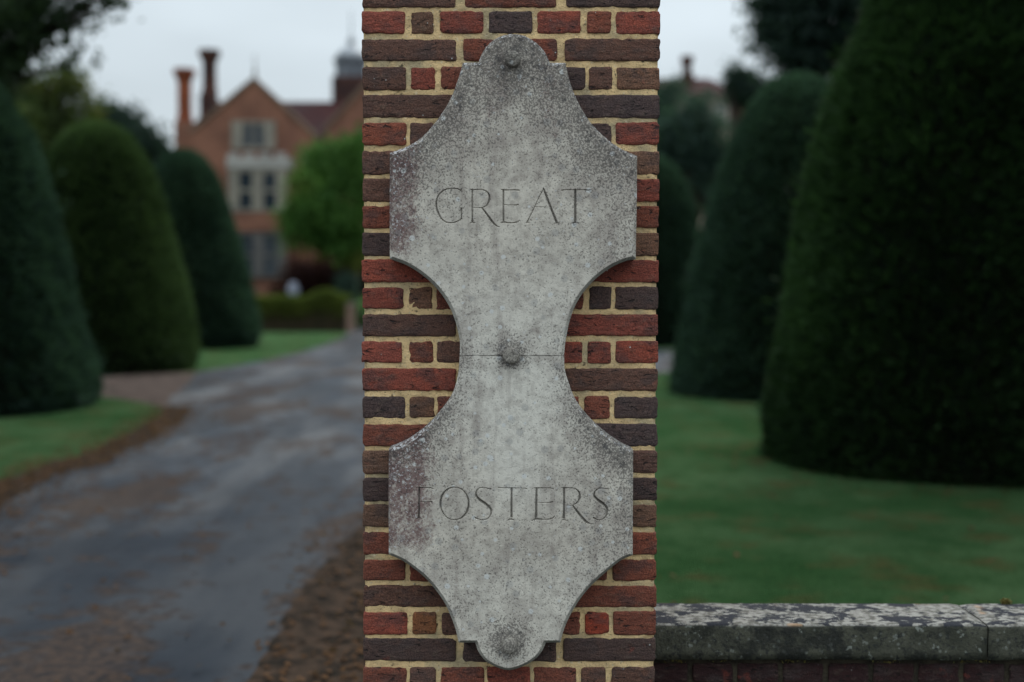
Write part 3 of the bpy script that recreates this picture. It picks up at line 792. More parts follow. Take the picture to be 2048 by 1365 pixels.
def put_attrs(o, rim=None, extra=0.0, under=None, cut=None):
    n = len(o.data.vertices); c = np.empty(n*3); o.data.vertices.foreach_get('co', c); c = c.reshape(-1, 3)
    g, st, pale, br = marks(c[:, [0, 2]])
    r = np.zeros(n) if rim is None else rim
    g = np.clip(g + r*0.25 + extra, 0, 1.6)
    if extra < 0: pale = pale*0; st = st*0
    for nm, a in (('under', np.zeros(n) if under is None else under), ('cut', np.zeros(n) if cut is None else cut), ('grime', g), ('stain', st), ('pale', pale), ('rim', r), ('brown', br)):
        at = o.data.attributes.new(nm, 'FLOAT', 'POINT'); at.data.foreach_set('value', a.astype(np.float32))
def inside(pts, poly):
    x, y = pts[:, 0], pts[:, 1]; r = np.zeros(len(pts), bool)
    for a, b in zip(poly, np.roll(poly, -1, 0)):
        c = (a[1] > y) != (b[1] > y)
        r ^= c & (x < (b[0]-a[0])*(y-a[1])/(b[1]-a[1]+1e-15)+a[0])
    return r
def stone_half(name, outer, inner, keys, joint_sign):
    """one of the two stones of the plaque"""
    xa, xb = inner[-1], inner[0]                       # joint runs back from the path's end to its start
    nj = 40
    joint = []
    for k in range(1, nj):
        t = k/nj; x = xa[0]+(xb[0]-xa[0])*t
        joint.append((x, xa[1]+(xb[1]-xa[1])*t + 0.0011*mnoise.noise((x*45, 3.3, 0)) + 0.0009*mnoise.noise((x*150, 1.3, 0)) + joint_sign*0.00035))
    ring = np.r_[inner, np.array(joint)]
    n = len(ring)
    lo, hi = ring.min(0), ring.max(0)
    gx, gy = np.meshgrid(np.arange(lo[0], hi[0], 0.006), np.arange(lo[1], hi[1], 0.006))
    pts = np.c_[gx.ravel(), gy.ravel()]; pts += rng.uniform(-0.0012, 0.0012, pts.shape)
    pts = pts[inside(pts, ring)]
    pts = pts[seg_dist(pts, np.r_[ring, ring[:1]]) > 0.003]
    fine = []
    for k in keys:
        st = np.concatenate([np.array(s) for s in LET[k]])
        a, b = st[:, :2].min(0)-0.006, st[:, :2].max(0)+0.006
        fx, fy = np.meshgrid(np.arange(a[0], b[0], 0.00068), np.arange(a[1], b[1], 0.00068))
        pf = np.c_[fx.ravel(), fy.ravel()]; d = vcut(pf, LET[k])
        fine.append(pf[d > -0.0016])
    fine = np.concatenate(fine)
    dall = np.full(len(pts), -1.0)
    for k in keys: dall = np.maximum(dall, vcut(pts, LET[k]))
    pts = pts[dall < -0.0025]
    allp = np.r_[ring, pts, fine]
    res = delaunay_2d_cdt([Vector(p) for p in allp], [(i, (i+1) % n) for i in range(n)], [], 1, 1e-7)
    V2 = np.array([tuple(v) for v in res[0]]); T = np.array([t for t in res[2]])
    # counter-clockwise seen from the front (-y): x right, z up
    a, b, c = V2[T[:, 0]], V2[T[:, 1]], V2[T[:, 2]]
    cr = (b[:, 0]-a[:, 0])*(c[:, 1]-a[:, 1])-(b[:, 1]-a[:, 1])*(c[:, 0]-a[:, 0])
    T[cr < 0] = T[cr < 0][:, ::-1]
    dep = np.zeros(len(V2)); own = np.full(len(V2), -1)
    for i, k in enumerate(keys):
        d = np.maximum(0, vcut(V2, LET[k])); own[d > dep] = i; dep = np.maximum(dep, d)
    relief = np.array([0.0006*mnoise.noise((p[0]*9, p[1]*9, 1)) + 0.0004*mnoise.noise((p[0]*40, p[1]*40, 2)) for p in V2])
    edge = seg_dist(V2, inner); relief *= np.clip(edge/0.01, 0, 1)
    V3 = np.c_[V2[:, 0], dep*2.0+relief, V2[:, 1]]
    town = own[T].max(axis=1)
    # body: face outside the letters + chamfer + sides + joint face
    Tb = T[town < 0]
    nv = len(V3); no = len(outer)
    y1, y2 = CH, 0.060
    chip = np.array([0.0012*abs(mnoise.noise((p[0]*70, p[1]*70, 4))) for p in outer])
    extra = np.r_[np.c_[inner[:, 0], np.zeros(no), inner[:, 1]], np.c_[outer[:, 0], np.full(no, y1)+chip, outer[:, 1]],
                  np.c_[outer[:, 0], np.full(no, y1)+chip, outer[:, 1]], np.c_[outer[:, 0], np.full(no, y2), outer[:, 1]]]
    F = []
    A = nv
    for i in range(no-1):
        F.append((A+i, A+no+i, A+no+i+1, A+i+1)); F.append((A+2*no+i, A+3*no+i, A+3*no+i+1, A+2*no+i+1))
    J = np.r_[outer[-1:], inner[-1:], np.array(joint), inner[:1], outer[:1]]; nj = len(J)
    B = nv+len(extra)
    yj = np.zeros(nj); yj[0] = yj[-1] = y1
    extra = np.r_[extra, np.c_[J[:, 0], yj, J[:, 1]], np.c_[J[:, 0], np.full(nj, y2), J[:, 1]]]
    for i in range(nj-1): F.append((B+i, B+nj+i, B+nj+i+1, B+i+1))
    Vb = np.r_[V3, extra]
    faces = [tuple(t) for t in Tb] + F
    o = obj(name, Vb, faces, M_STONE, plaque, False, loc=(0, 0, 0))
    sflag = np.r_[np.ones(len(Tb), bool), np.ones(2*(no-1), bool), np.zeros(nj-1, bool)]
    o.data.polygons.foreach_set('use_smooth', sflag)
    rim = np.zeros(len(Vb))
    upz = np.gradient(outer, axis=0); upz = upz/np.maximum(1e-9, np.linalg.norm(upz, axis=1, keepdims=True))
    up = np.clip(upz[:, 0], 0, 1)                     # path runs clockwise: going right = an upper edge
    for k in range(4): rim[A+k*no:A+(k+1)*no] = up
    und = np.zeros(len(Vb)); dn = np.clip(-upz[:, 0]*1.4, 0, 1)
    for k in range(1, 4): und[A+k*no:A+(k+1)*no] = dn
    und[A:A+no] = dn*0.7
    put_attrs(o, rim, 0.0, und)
    for i, k in enumerate(keys):
        Tl = T[town == i]
        ids = np.unique(Tl); remap = -np.ones(nv, int); remap[ids] = np.arange(len(ids))
        lo_ = obj('carved_letter', V3[ids], remap[Tl], M_STONE, plaque, True, loc=(0, 0, 0))
        lo_['label'] = 'cut letter %s' % k[0]
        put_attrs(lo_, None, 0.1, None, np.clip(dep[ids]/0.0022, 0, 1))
    return o
stone_half('upper_stone', UP, UPI, ['G0', 'R0', 'E0', 'A0', 'T0'], 1)
stone_half('lower_stone', LO, LOI, ['F1', 'O1', 'S1', 'T1', 'E1', 'R1', 'S2'], -1)
for bi, (bx, bz) in enumerate(BOLTS):
    r = (15.5, 16.5, 15.5)[bi]/MM
    prof = [(0.004, 1.0), (-0.004, 1.02), (-0.012, 1.0), (-0.020, 0.98), (-0.0235, 0.92), (-0.0250, 0.82), (-0.0256, 0.45), (-0.0258, 0.02)]
    n = 36; v, f = [], []
    for j, (y, k) in enumerate(prof):
        for i in range(n):
            a = 2*math.pi*i/n
            nn = mnoise.noise((math.cos(a)*1.6+bi*5, math.sin(a)*1.6, y*90)); n2 = mnoise.noise((math.cos(a)*k*4+bi*3, math.sin(a)*k*4, y*200))
            rr = r*k*(1+0.07*nn+0.06*n2)
            v.append((bx+rr*math.cos(a), y-0.0030*n2, bz+rr*math.sin(a)))
    for j in range(len(prof)-1):
        for i in range(n): f.append((j*n+i, j*n+(i+1) % n, (j+1)*n+(i+1) % n, (j+1)*n+i))
    f.append(tuple(range((len(prof)-1)*n, len(prof)*n)))
    o = obj('bolt', v, [t[::-1] for t in f], M_STONE, plaque, True, loc=(0, 0, 0))
    put_attrs(o, None, -0.30, None, np.full(len(v), 0.80))

# ================================================================== THE LOW GARDEN WALL, right of the pillar
WY = 3.085
wz = P(1700, 1249.5, WY)[1]; wy2 = G(1700, 1205.5, wz)[1]; wzb = P(1700, 1320, WY)[1]
WX0, WX1 = PX1+0.001, 6.5
wall = empty('garden_wall', (0.5*(WX0+WX1), WY+0.1, 0), 'low dark brick garden wall with lichened stone coping beside the pillar', 'wall')
def coping(x0, x1, sd):
    """a coping stone with worn, uneven arrises"""
    r = 0.006; nx = int((x1-x0)/0.02)
    sect = [(WY, wzb), (WY, wzb+0.02), (WY, wzb+0.05), (WY, wz-0.012), (WY+0.0015, wz-0.005), (WY+0.006, wz-0.001), (WY+0.02, wz), (WY+0.07, wz+0.001), (WY+0.12, wz+0.001),
            (wy2-0.05, wz), (wy2-0.008, wz-0.001), (wy2, wz-0.008), (wy2, wzb), (WY+0.1, wzb-0.001)]
    v, f = [], []; k = len(sect)
    for i in range(nx+1):
        x = x0+(x1-x0)*i/nx
        e = min(x-x0, x1-x); inn = 0.004*max(0, 1-e/0.012)
        for j, (y, z) in enumerate(sect):
            d = 0.0022*mnoise.noise((x*16, y*20+j, sd)) + 0.0016*mnoise.noise((x*60, y*60+j, sd+2))
            v.append((x, y+d+(inn if j < 6 else 0), z+d*0.7-(inn if 4 < j < 11 else 0)))
    for i in range(nx):
        for j in range(k): f.append((i*k+j, i*k+(j+1) % k, (i+1)*k+(j+1) % k, (i+1)*k+j))
    f.append(tuple(range(k))); f.append(tuple(range(nx*k+k-1, nx*k-1, -1)))
    return obj('coping_stone', v, [t[::-1] for t in f], M_COPING, wall, True)
xj = P(1976.5, 1290, WY)[0]
coping(WX0, xj-0.0014, 1)
x = xj+0.0014; sd = 2
while x < WX1: coping(x, x+0.84, sd); x += 0.846; sd += 1
wf = WY+0.022                                          # brick face stands back under the coping
zt = wzb-0.017
core = MB(); core.box(WX0, WX1+0.3, wf+0.006, wy2-0.03, 0, wzb-0.0015); core.build('mortar', simple('dirty_mortar', (0.06, 0.05, 0.035), (0.025, 0.021, 0.017), 25, 0.95, 0.1, 0.6), wall)
x = WX0+0.006; k = 0
while x < P(2120, 1340, WY)[0]:
    w = 0.102
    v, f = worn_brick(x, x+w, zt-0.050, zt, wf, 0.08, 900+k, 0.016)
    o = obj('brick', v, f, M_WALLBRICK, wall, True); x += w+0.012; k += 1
rest = MB(); xr = x
for r_ in range(12):
    z1 = zt-r_*PITCH
    if z1-0.05 < 0: break
    xx = xr if r_ == 0 else WX0+0.006
    l = 0.102 if r_ % 2 == 0 else 0.215
    while xx < WX1+0.2: rest.box(xx, xx+l, wf+random.uniform(-.0015, .0015), wf+0.07, z1-0.05, z1); xx += l+0.012
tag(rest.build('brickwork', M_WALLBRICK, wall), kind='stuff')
# moss and seedlings lodged in the joints
mossP = []
for _ in range(260):
    x = rng.uniform(WX0, 1.7); mossP.append((x+rng.normal(0, .004), wf-0.001+rng.normal(0, .002), zt+0.004+abs(rng.normal(0, .004))) if mnoise.noise((x*9, 1, 1)) > 0.05 else (rng.normal(WX0+0.98, .006), wy2-0.01, wz+abs(rng.normal(0, .006))))
mossP = np.array(mossP); n = len(mossP)
V, Q = cards(mossP, unit(rng.normal(0, 1, (n, 3))), unit(rng.normal(0, 1, (n, 3))), 0.006+0.006*rng.random(n))
tag(big_mesh('moss', V, Q, simple('yellow_moss', (0.16, 0.12, 0.03), (0.10, 0.10, 0.03), 30), wall), kind='stuff')

# ================================================================== CLIPPED YEWS
def interp(prof, z): return np.interp(z, [p[0] for p in prof], [p[1] for p in prof])
def topiary(cx, cy, prof, mat, label, n_leaf, size=0.06, sd=0):
    t = empty('topiary_yew', (cx, cy, 0), label, 'topiary', 'clipped yews along the drive')
    H = prof[-1][0]
    def radius(z, a):
        r = interp(prof, z)
        nn = np.array([mnoise.noise((math.cos(q_)*1.7+sd, math.sin(q_)*1.7, w_*0.9)) for q_, w_ in zip(a, z)])
        n2 = np.array([mnoise.noise((math.cos(q_)*6+sd, math.sin(q_)*6, w_*3)) for q_, w_ in zip(a, z)])
        return np.maximum(0.03, r*(1+0.04*nn) + 0.04*n2 - 0.05*np.clip(r, 0, 1))
    # inner mass
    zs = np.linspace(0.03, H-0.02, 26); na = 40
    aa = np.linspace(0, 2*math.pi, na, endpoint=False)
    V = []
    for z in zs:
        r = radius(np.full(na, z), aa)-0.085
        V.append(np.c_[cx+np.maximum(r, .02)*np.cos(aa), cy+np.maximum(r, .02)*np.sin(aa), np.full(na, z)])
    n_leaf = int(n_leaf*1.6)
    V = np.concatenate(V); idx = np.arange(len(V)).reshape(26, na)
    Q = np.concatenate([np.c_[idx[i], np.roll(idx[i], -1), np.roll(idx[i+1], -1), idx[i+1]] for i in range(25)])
    V = V - np.array([cx, cy, 0]); 
    # skin of clipped sprays; area-weighted in height
    zz = np.linspace(0.02, H, 400); rr = interp(prof, zz)
    w = np.maximum(rr, 0.03)*np.sqrt(1+np.gradient(rr, zz)**2); cdf = np.cumsum(w)/w.sum()
    z = np.interp(rng.random(n_leaf), cdf, zz)+rng.normal(0, .004, n_leaf); z = np.clip(z, 0.015, H)
    a = rng.random(n_leaf)*2*math.pi
    r = radius(z, a) + rng.normal(-0.02, 0.022, n_leaf) + np.where(rng.random(n_leaf) < 0.025, rng.exponential(0.045, n_leaf), 0)
    dz = 0.02; sl_ = (interp(prof, np.minimum(z+dz, H))-interp(prof, np.maximum(z-dz, 0)))/(2*dz)
    N = unit(np.c_[np.cos(a), np.sin(a), -sl_])
    C = np.c_[r*np.cos(a), r*np.sin(a), z]
    D1 = unit(N + rng.normal(0, .24, (n_leaf, 3)) + np.array([0, 0, .12])); D2 = unit(np.cross(D1, rng.normal(0, 1, (n_leaf, 3))))
    LV, LQ = cards(C, D1, D2, 1.9*size*(0.7+0.6*rng.random(n_leaf)), 0.26)
    c = big_mesh('crown', np.r_[V, LV] + np.array([cx, cy, 0]), np.r_[Q, LQ+len(V)], mat, t)
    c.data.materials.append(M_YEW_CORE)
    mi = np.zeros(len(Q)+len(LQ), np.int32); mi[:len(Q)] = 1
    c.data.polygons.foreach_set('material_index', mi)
    b = MB(); b.tube([(cx, cy, 0), (cx+.02, cy, 0.8), (cx-.03, cy+.02, H*0.75)], [0.14, 0.12, 0.03]); b.build('trunk', M_BARK, t, True)
    return t
def prof_px(cpx, Y, pts, cap_top):
    """half-profile from silhouette points (px x, px y) about a centre line at depth Y"""
    cxw = P(cpx, 570, Y)[0]
    out = []
    for px, py in pts:
        x, z = P(px, py, Y); out.append((max(0.0, z), abs(x-cxw)))
    out.sort(); out = [(0.0, out[0][1]*0.98)] + [o for o in out if o[0] > 0.02]
    out.append((cap_top, 0.02))
    return cxw, out
cx, pr = prof_px(-116, 16.0, [(184,800),(190,786),(186,740),(160,650),(130,520),(100,400),(60,260),(0,170),(-40,130),(-80,108)], P(-116, 98, 16.0)[1])
topiary(cx, 16.0, pr, M_YEW, 'tall blue green clipped yew cut by the left edge of the photo', 30000, 0.06, 1)
cx, pr = prof_px(198, 23.2, [(390,722),(397,700),(390,650),(378,600),(365,550),(352,500),(340,450),(325,400),(310,350),(285,300),(262,272),(240,256),(220,248)], P(198, 244, 23.2)[1])
topiary(cx, 23.2, pr, M_YEW_OLIVE, 'olive green round topped yew, second from the left along the drive', 26000, 0.065, 2)
cx, pr = prof_px(369, 32.0, [(514,688),(523,662),(515,620),(500,560),(485,500),(470,450),(455,400),(430,342),(410,318),(392,305)], P(369, 299, 32.0)[1])
topiary(cx, 32.0, pr, M_YEW, 'smaller blue green yew standing in front of the house chimney', 22000, 0.075, 3)
cx, pr = prof_px(1912, 11.3, [(1528,948),(1525,925),(1540,850),(1556,700),(1576,560),(1604,430),(1640,290),(1682,130),(1742,0),(1790,-85),(1835,-140),(1875,-168)], P(1910, -178, 11.3)[1])
topiary(cx-0.045, 11.25, pr, M_YEW_NEAR, 'largest and nearest dark yew filling the right side above the wall', 46000, 0.05, 4)
cx, pr = prof_px(1590, 18.4, [(1343,792),(1340,770),(1345,720),(1365,640),(1385,530),(1410,430),(1440,330),(1470,255),(1500,205),(1530,172),(1560,155)], P(1590, 148, 18.4)[1])
topiary(cx, 18.4, pr, M_YEW, 'dark round topped yew half hidden behind the largest yew', 28000, 0.06, 5)
cx, pr = prof_px(1288, 34.0, [(1418,694),(1424,670),(1416,600),(1405,500),(1392,410),(1376,366),(1352,336),(1325,316)], P(1288, 305, 34.0)[1])
topiary(cx, 34.0, pr, M_YEW, 'farthest yew peeping out between the pillar edge and another yew', 20000, 0.075, 6)

# ================================================================== TREES AND SHRUBS
def tree(name, label, cat, Y, blobs, mat, n, size, trunk=None, group=None, shell=0.55, core=None, aspect=0.6, dep=0.8):
    """blobs: (px, py, radius in px) at depth Y, or with a 4th value: depth offset in metres"""
    B = []
    for b in blobs:
        if b[0] == 'w': B.append(tuple(b[1:])); continue
        yy = Y + (b[3] if len(b) > 3 else random.uniform(-dep, dep)*b[2]/F_PX*Y)
        x, z = P(b[0], b[1], yy); B.append((x, yy, z, b[2]/F_PX*yy))
    if trunk is None:
        bx = float(np.mean([b[0] for b in B])); by = Y
    else: bx, by = trunk
    t = empty(name, (bx, by, 0), label, cat, group)
    w = np.array([b[3]**2.2 for b in B]); w = w/w.sum()
    k = rng.choice(len(B), n, p=w); Bn = np.array(B)[k]
    d = unit(rng.normal(0, 1, (n, 3)))
    rr = (shell + (1-shell)*rng.random(n))*(1+0.09*np.clip(rng.normal(0, 1, n), -2, 1.6))
    C = Bn[:, :3] + d*Bn[:, 3:4]*rr[:, None]*np.array([1, 1, 0.92])
    # clump: pull leaves towards random twig tips so gaps open between sprays
    nt = max(30, n//26); tips = C[rng.integers(0, n, nt)]
    C = np.repeat(tips, 26, axis=0)[:n] if nt*26 >= n else np.repeat(tips, 27, axis=0)[:n]
    C = C + np.clip(rng.normal(0, 1, C.shape), -2, 2)*size*1.4
    C[:, 2] = np.maximum(C[:, 2], 0.05)
    m_ = len(C)
    D1 = unit(rng.normal(0, 1, (m_, 3))); D2 = unit(np.cross(D1, rng.normal(0, 1, (m_, 3))))
    V, Q = cards(C, D1, D2, size*(0.7+0.7*rng.random(m_)), aspect)
    big_mesh('crown', V, Q, mat, t)
    mb_ = MB(); top = max(b[2] for b in B); r0 = max(0.08, 0.035*top)
    fork = Vector((bx+0.05*top*random.uniform(-1, 1), by, max(0.5, min(b[2] for b in B)*0.7)))
    mb_.tube([(bx, by, -0.05), (bx*0.6+fork.x*0.4, by, fork.z*0.5), fork], [r0*1.25, r0, r0*0.85])
    for b in B[:14]:
        e = Vector(b[:3]); m1 = fork.lerp(e, 0.5) + Vector((0, 0, 0.08*(e-fork).length))
        mb_.tube([fork, m1, e], [r0*0.5, r0*0.3, r0*0.08], 6)
    mb_.build('trunk', M_BARK, t, True)
    return t
tree('oak_tree', 'dark leafy tree hanging into the top left corner', 'tree', 19,
     [(10,10,62),(75,20,42),(15,95,52),(70,75,36),(125,30,34),(118,85,30),(146,125,17),(36,150,34),(190,12,26),(160,38,15),(250,2,14),(225,-14,24),(-70,40,110),(-60,150,80),(60,-60,90),(160,-60,70),(-160,-60,170),(120,112,18),(0,40,50),(95,50,30),
      ('w',-7.2,9,6.2,2.0),('w',-8.2,12,7,2.4),('w',-6.4,6.3,5.6,1.8),('w',-9,8,6,2.4),('w',-5.9,4.2,5.4,1.6),('w',-8.5,15.5,7.5,2.2)],  # the last boughs are out of view, added to shade the near drive
     M_L_OAK, 130000, 0.12, trunk=(P(-330, 570, 19)[0], 19.5), shell=0.15)
tree('lime_tree', 'yellowish green tree rising behind the olive green yew', 'tree', 36,
     [(70,185,48),(110,235,62),(140,180,30),(162,215,34),(50,270,90),(160,290,60),(100,340,90),(30,200,50),(150,152,16),(20,330,90),(125,165,30)],
     M_L_YELLOW, 16000, 0.16, shell=0.3)
tree('evergreen_tree', 'dark rounded tree left of the red chimney', 'tree', 46,
     [(225,238,34),(262,262,44),(295,288,34),(240,300,60),(300,330,40),(205,245,36),(318,305,18),(190,270,40)],
     M_L_BLUE, 12000, 0.17, shell=0.3)
tree('cedar_tree', 'big black green tree against the sky above the yews', 'tree', 27,
     [(1560,30,48),(1530,78,26),(1572,95,40),(1610,60,60),(1650,-10,80),(1640,118,36),(1600,128,34),(1700,60,62),(1668,96,30),(1560,-40,60),(1760,0,110),(1740,130,60),(1850,20,150),(1980,60,150),(1900,-120,200),(1720,-110,110),(1545,112,18),(1520,5,18)],
     M_L_BLUE, 60000, 0.16, shell=0.2)
tree('shade_tree', 'unseen broad dark tree added outside the right edge to shade lawn and wall', 'tree', 9,  # out of view; added to cast shade on the lawn, wall and nearest yew
     [('w',5.4,8.6,5.2,.9),('w',5.5,7.5,5.2,1.6),('w',7.5,7,5.8,2.2),('w',6.5,9.5,6.8,1.8),('w',8.5,9,7.5,2.5),('w',5.4,5.0,4.6,1.5),('w',7.5,4.5,5.2,2.0),('w',10,7,6,2.5),('w',4.6,6.2,5.8,1.3),('w',4.3,4.4,4.9,1.1),('w',6.5,5.5,3.6,1.5)],
     M_L_BLUE, 120000, 0.15, trunk=(9.0, 8.5), shell=0.1)
tree('pine_tree', 'small dark pointed tree against the house roof', 'tree', 52,
     [(1466,142,7),(1470,156,16),(1485,166,22),(1500,180,26),(1478,185,24),(1520,185,26),(1512,202,24)],
     M_L_BLUE, 7000, 0.17, shell=0.2)
tree('holly_bush', 'blue green bushy tree between the pillar and the round yew', 'tree', 46,
     [(1402,215,32),(1375,225,26),(1352,262,40),(1418,262,38),(1390,290,50),(1440,310,36),(1340,300,40),(1380,350,60),(1440,370,50),(1325,345,26)],
     M_L_HOLLY, 15000, 0.16, shell=0.3)
tree('laurel_tree', 'grey green tree beside the right edge of the pillar', 'tree', 54,
     [(1335,190,20),(1352,182,16),(1322,215,18),(1318,245,20),(1300,220,40)],
     M_L_HOLLY, 4000, 0.17, shell=0.2)
tree('maple_tree', 'bright green rounded tree in front of the brick house', 'tree', 47,
     [(652,330,40),(618,368,36),(598,412,32),(688,306,34),(712,345,46),(655,395,46),(606,458,30),(690,440,44),(735,296,34),(770,370,70),(576,440,16),(650,470,34),(700,492,34),(636,302,22),(664,440,36),(628,430,30),(585,474,18),(620,330,22)],
     M_L_BRIGHT, 22000, 0.17, trunk=(P(690, 570, 47)[0], 47.5), shell=0.45)
tree('copper_shrub', 'dark red leaved shrub in the shade under the bright green tree', 'shrub', 52,
     [(600,555,36),(640,550,40),(690,550,44),(730,545,50),(660,585,36),(620,590,30),(700,590,36),(570,590,20)],
     M_L_RED, 9000, 0.17, shell=0.3)
tree('small_shrub', 'small grey green shrub against the dark red shrub', 'shrub', 46.5,
     [(694,564,12),(690,575,12),(699,578,12),(694,592,13)], M_L_HOLLY, 1500, 0.13, shell=0.2)
tree('pale_bush', 'small pale green bush just left of the brick pillar edge', 'shrub', 47.5,
     [(718,622,11),(726,615,12),(722,636,12),(735,628,14)], M_PALEBUSH, 1500, 0.12, shell=0.2)

# far belt of woodland round the grounds
def woods():
    n = 26000; k = 300
    ax = rng.uniform(-0.62*math.pi, 0.62*math.pi, k); R = rng.uniform(105, 150, k); hgt = rng.uniform(4.5, 8.0, k)
    i = rng.integers(0, k, n); d = unit(rng.normal(0, 1, (n, 3)))
    c = np.c_[R[i]*np.sin(ax[i]), R[i]*np.cos(ax[i]), hgt[i]*0.5] + d*np.c_[hgt[i]*0.8, hgt[i]*0.8, hgt[i]*0.52]*(0.75+0.3*rng.random(n))[:, None]
    c[:, 2] = np.maximum(c[:, 2], 0.3)
    D1 = unit(rng.normal(0, 1, (n, 3))); D2 = unit(np.cross(D1, rng.normal(0, 1, (n, 3))))
    V, Q = cards(c, D1, D2, 0.9*(0.7+0.6*rng.random(n)), 0.7)
    tag(big_mesh('woodland', V, Q, M_L_BLUE), kind='stuff')
woods()

# low hedge before the house
HY = 43.0
hx0, hx1 = P(505, 620, HY)[0], P(692, 620, HY)[0]; hz = P(600, 598, HY)[1]
hedge = empty('box_hedge', (0.5*(hx0+hx1), HY+0.5, 0), 'low box hedge with a brownish front and yellow green top', 'hedge')
b = MB(); b.box(hx0+.08, hx1-.08, HY+.08, HY+1.0, 0, hz-.07); b.build('stems', M_HEDGE_CORE, hedge)
n = 9000
u = rng.random(n); side = rng.random(n)
hx = hx0+(hx1-hx0)*u
bumpz = np.array([hz+0.10*mnoise.noise((x_*0.9, 2, 2)) + 0.22*math.exp(-((x_-P(645, 600, HY)[0])/0.5)**2) for x_ in hx])
C = np.where((side < .62)[:, None], np.c_[hx, HY+1.1*rng.random(n), bumpz], np.c_[hx, np.full(n, HY), bumpz*(0.25+0.75*rng.random(n)**0.3)])
C = C + rng.normal(0, .05, C.shape); C[:, 2] = np.maximum(C[:, 2], .03)
D1 = unit(rng.normal(0, 1, (n, 3))+np.array([0, -.2, .5])); D2 = unit(np.cross(D1, rng.normal(0, 1, (n, 3))))
V, Q = cards(C, D1, D2, 0.09*(0.7+0.6*rng.random(n)))
big_mesh('foliage', V, Q, M_HEDGE, hedge)
# brick post at the hedge's end
px0, px1 = P(693, 620, HY)[0], P(708, 620, HY)[0]; pz = P(700, 606, HY)[1]
post = empty('garden_post', (0.5*(px0+px1), HY+.13, 0), 'short pinkish brick post at the right end of the low hedge', 'post')
MB().box(px0, px1, HY, HY+0.26, 0, pz-0.06).build('shaft', simple('pink_brick', (0.20, 0.125, 0.095), (0.15, 0.09, 0.07), 4), post)
MB().box(px0-.02, px1+.02, HY-.02, HY+0.28, pz-0.058, pz).build('cap', M_HSTONE, post)
# white urn behind the hedge
UY = 46.0
ux = P(587, 590, UY)[0]; uz0 = P(587, 606, UY)[1]; uz1 = P(587, 564, UY)[1]
urn = empty('garden_urn', (ux, UY, 0), 'small white garden ornament standing behind the low hedge', 'urn')
MB().box(ux-.26, ux+.26, UY-.26, UY+.26, 0, uz0-.005).build('plinth', M_WHITE, urn)
hh = uz1-uz0
MB().lathe(ux, UY, [(uz0, .22), (uz0+.06*hh, .22), (uz0+.12*hh, .13), (uz0+.22*hh, .12), (uz0+.30*hh, .18), (uz0+.55*hh, .23), (uz0+.72*hh, .22), (uz0+.8*hh, .16), (uz0+.86*hh, .19), (uz0+.9*hh, .17), (uz1, .06)], 20).build('bowl', M_WHITE, urn, True)

# ================================================================== THE BRICK MANSION
GY, MY = 58.0, 60.0
house = empty('manor_house', (P(700, 570, 64)[0], 64, 0), 'large red brick gabled mansion with tall chimneys behind the garden', 'house')
def X(px, Y): return P(px, 570, Y)[0]
def Zp(py, Y): return P(700, py, Y)[1]
def part(mb_, name, mat, parent=None, smooth=False): return mb_.build(name, mat, parent or house, smooth)
def window(px0, py0, px1, py1, Y, nx, ny, mat=M_HSTONE, surround=0.18, mull=0.12, dep=0.22, sv=None, tm=None):
    sv = surround if sv is None else sv; tm = mull if tm is None else tm
    x0, x1, z0, z1 = X(px0, Y), X(px1, Y), Zp(py1, Y), Zp(py0, Y)
    fr = MB()
    y0 = Y-0.13
    fr.box(x0, x0+surround, y0, Y+dep, z0, z1); fr.box(x1-surround, x1, y0, Y+dep, z0, z1)
    fr.box(x0+surround, x1-surround, y0-.003, Y+dep, z1-sv, z1); fr.box(x0+surround, x1-surround, y0-.004, Y+dep, z0, z0+sv)
    ix0, ix1, iz0, iz1 = x0+surround, x1-surround, z0+sv, z1-sv
    lw, lh = (ix1-ix0-mull*(nx-1))/nx, (iz1-iz0-tm*(ny-1))/ny
    for i in range(1, nx):
        xx = ix0+i*lw+(i-1)*mull; fr.box(xx, xx+mull, y0+.02, Y+dep, iz0, iz1)
    for j in range(1, ny):
        zz = iz0+j*lh+(j-1)*tm; fr.box(ix0, ix1, y0+.024, Y+dep-.002, zz, zz+tm)
    w_ = part(fr, 'window', mat)
    for i in range(nx):
        for j in range(ny):
            xa, za = ix0+i*(lw+mull), iz0+j*(lh+tm)
            g_ = MB().box(xa+.002, xa+lw-.002, Y-0.05, Y-0.035, za+.002, za+lh-.002)
            g_.build('pane', M_GLASS, w_)
    return w_
# main range
ez, rz = Zp(272, MY), Zp(204, 65)
xl, xr = X(384, MY), X(1010, MY)
part(MB().box(xl, xr, MY, 70, 0, ez), 'wall', M_HB)
roof = MB(); roof.add([(xl-.2, MY-.3, ez), (xr, MY-.3, ez), (xr, 65, rz), (xl-.2, 65, rz), (xr, 70.3, ez), (xl-.2, 70.3, ez)],
                      [(0,1,2,3), (3,2,4,5), (0,3,5), (1,4,2), (0,5,4,1)])
rf = part(roof, 'roof', M_TILE)
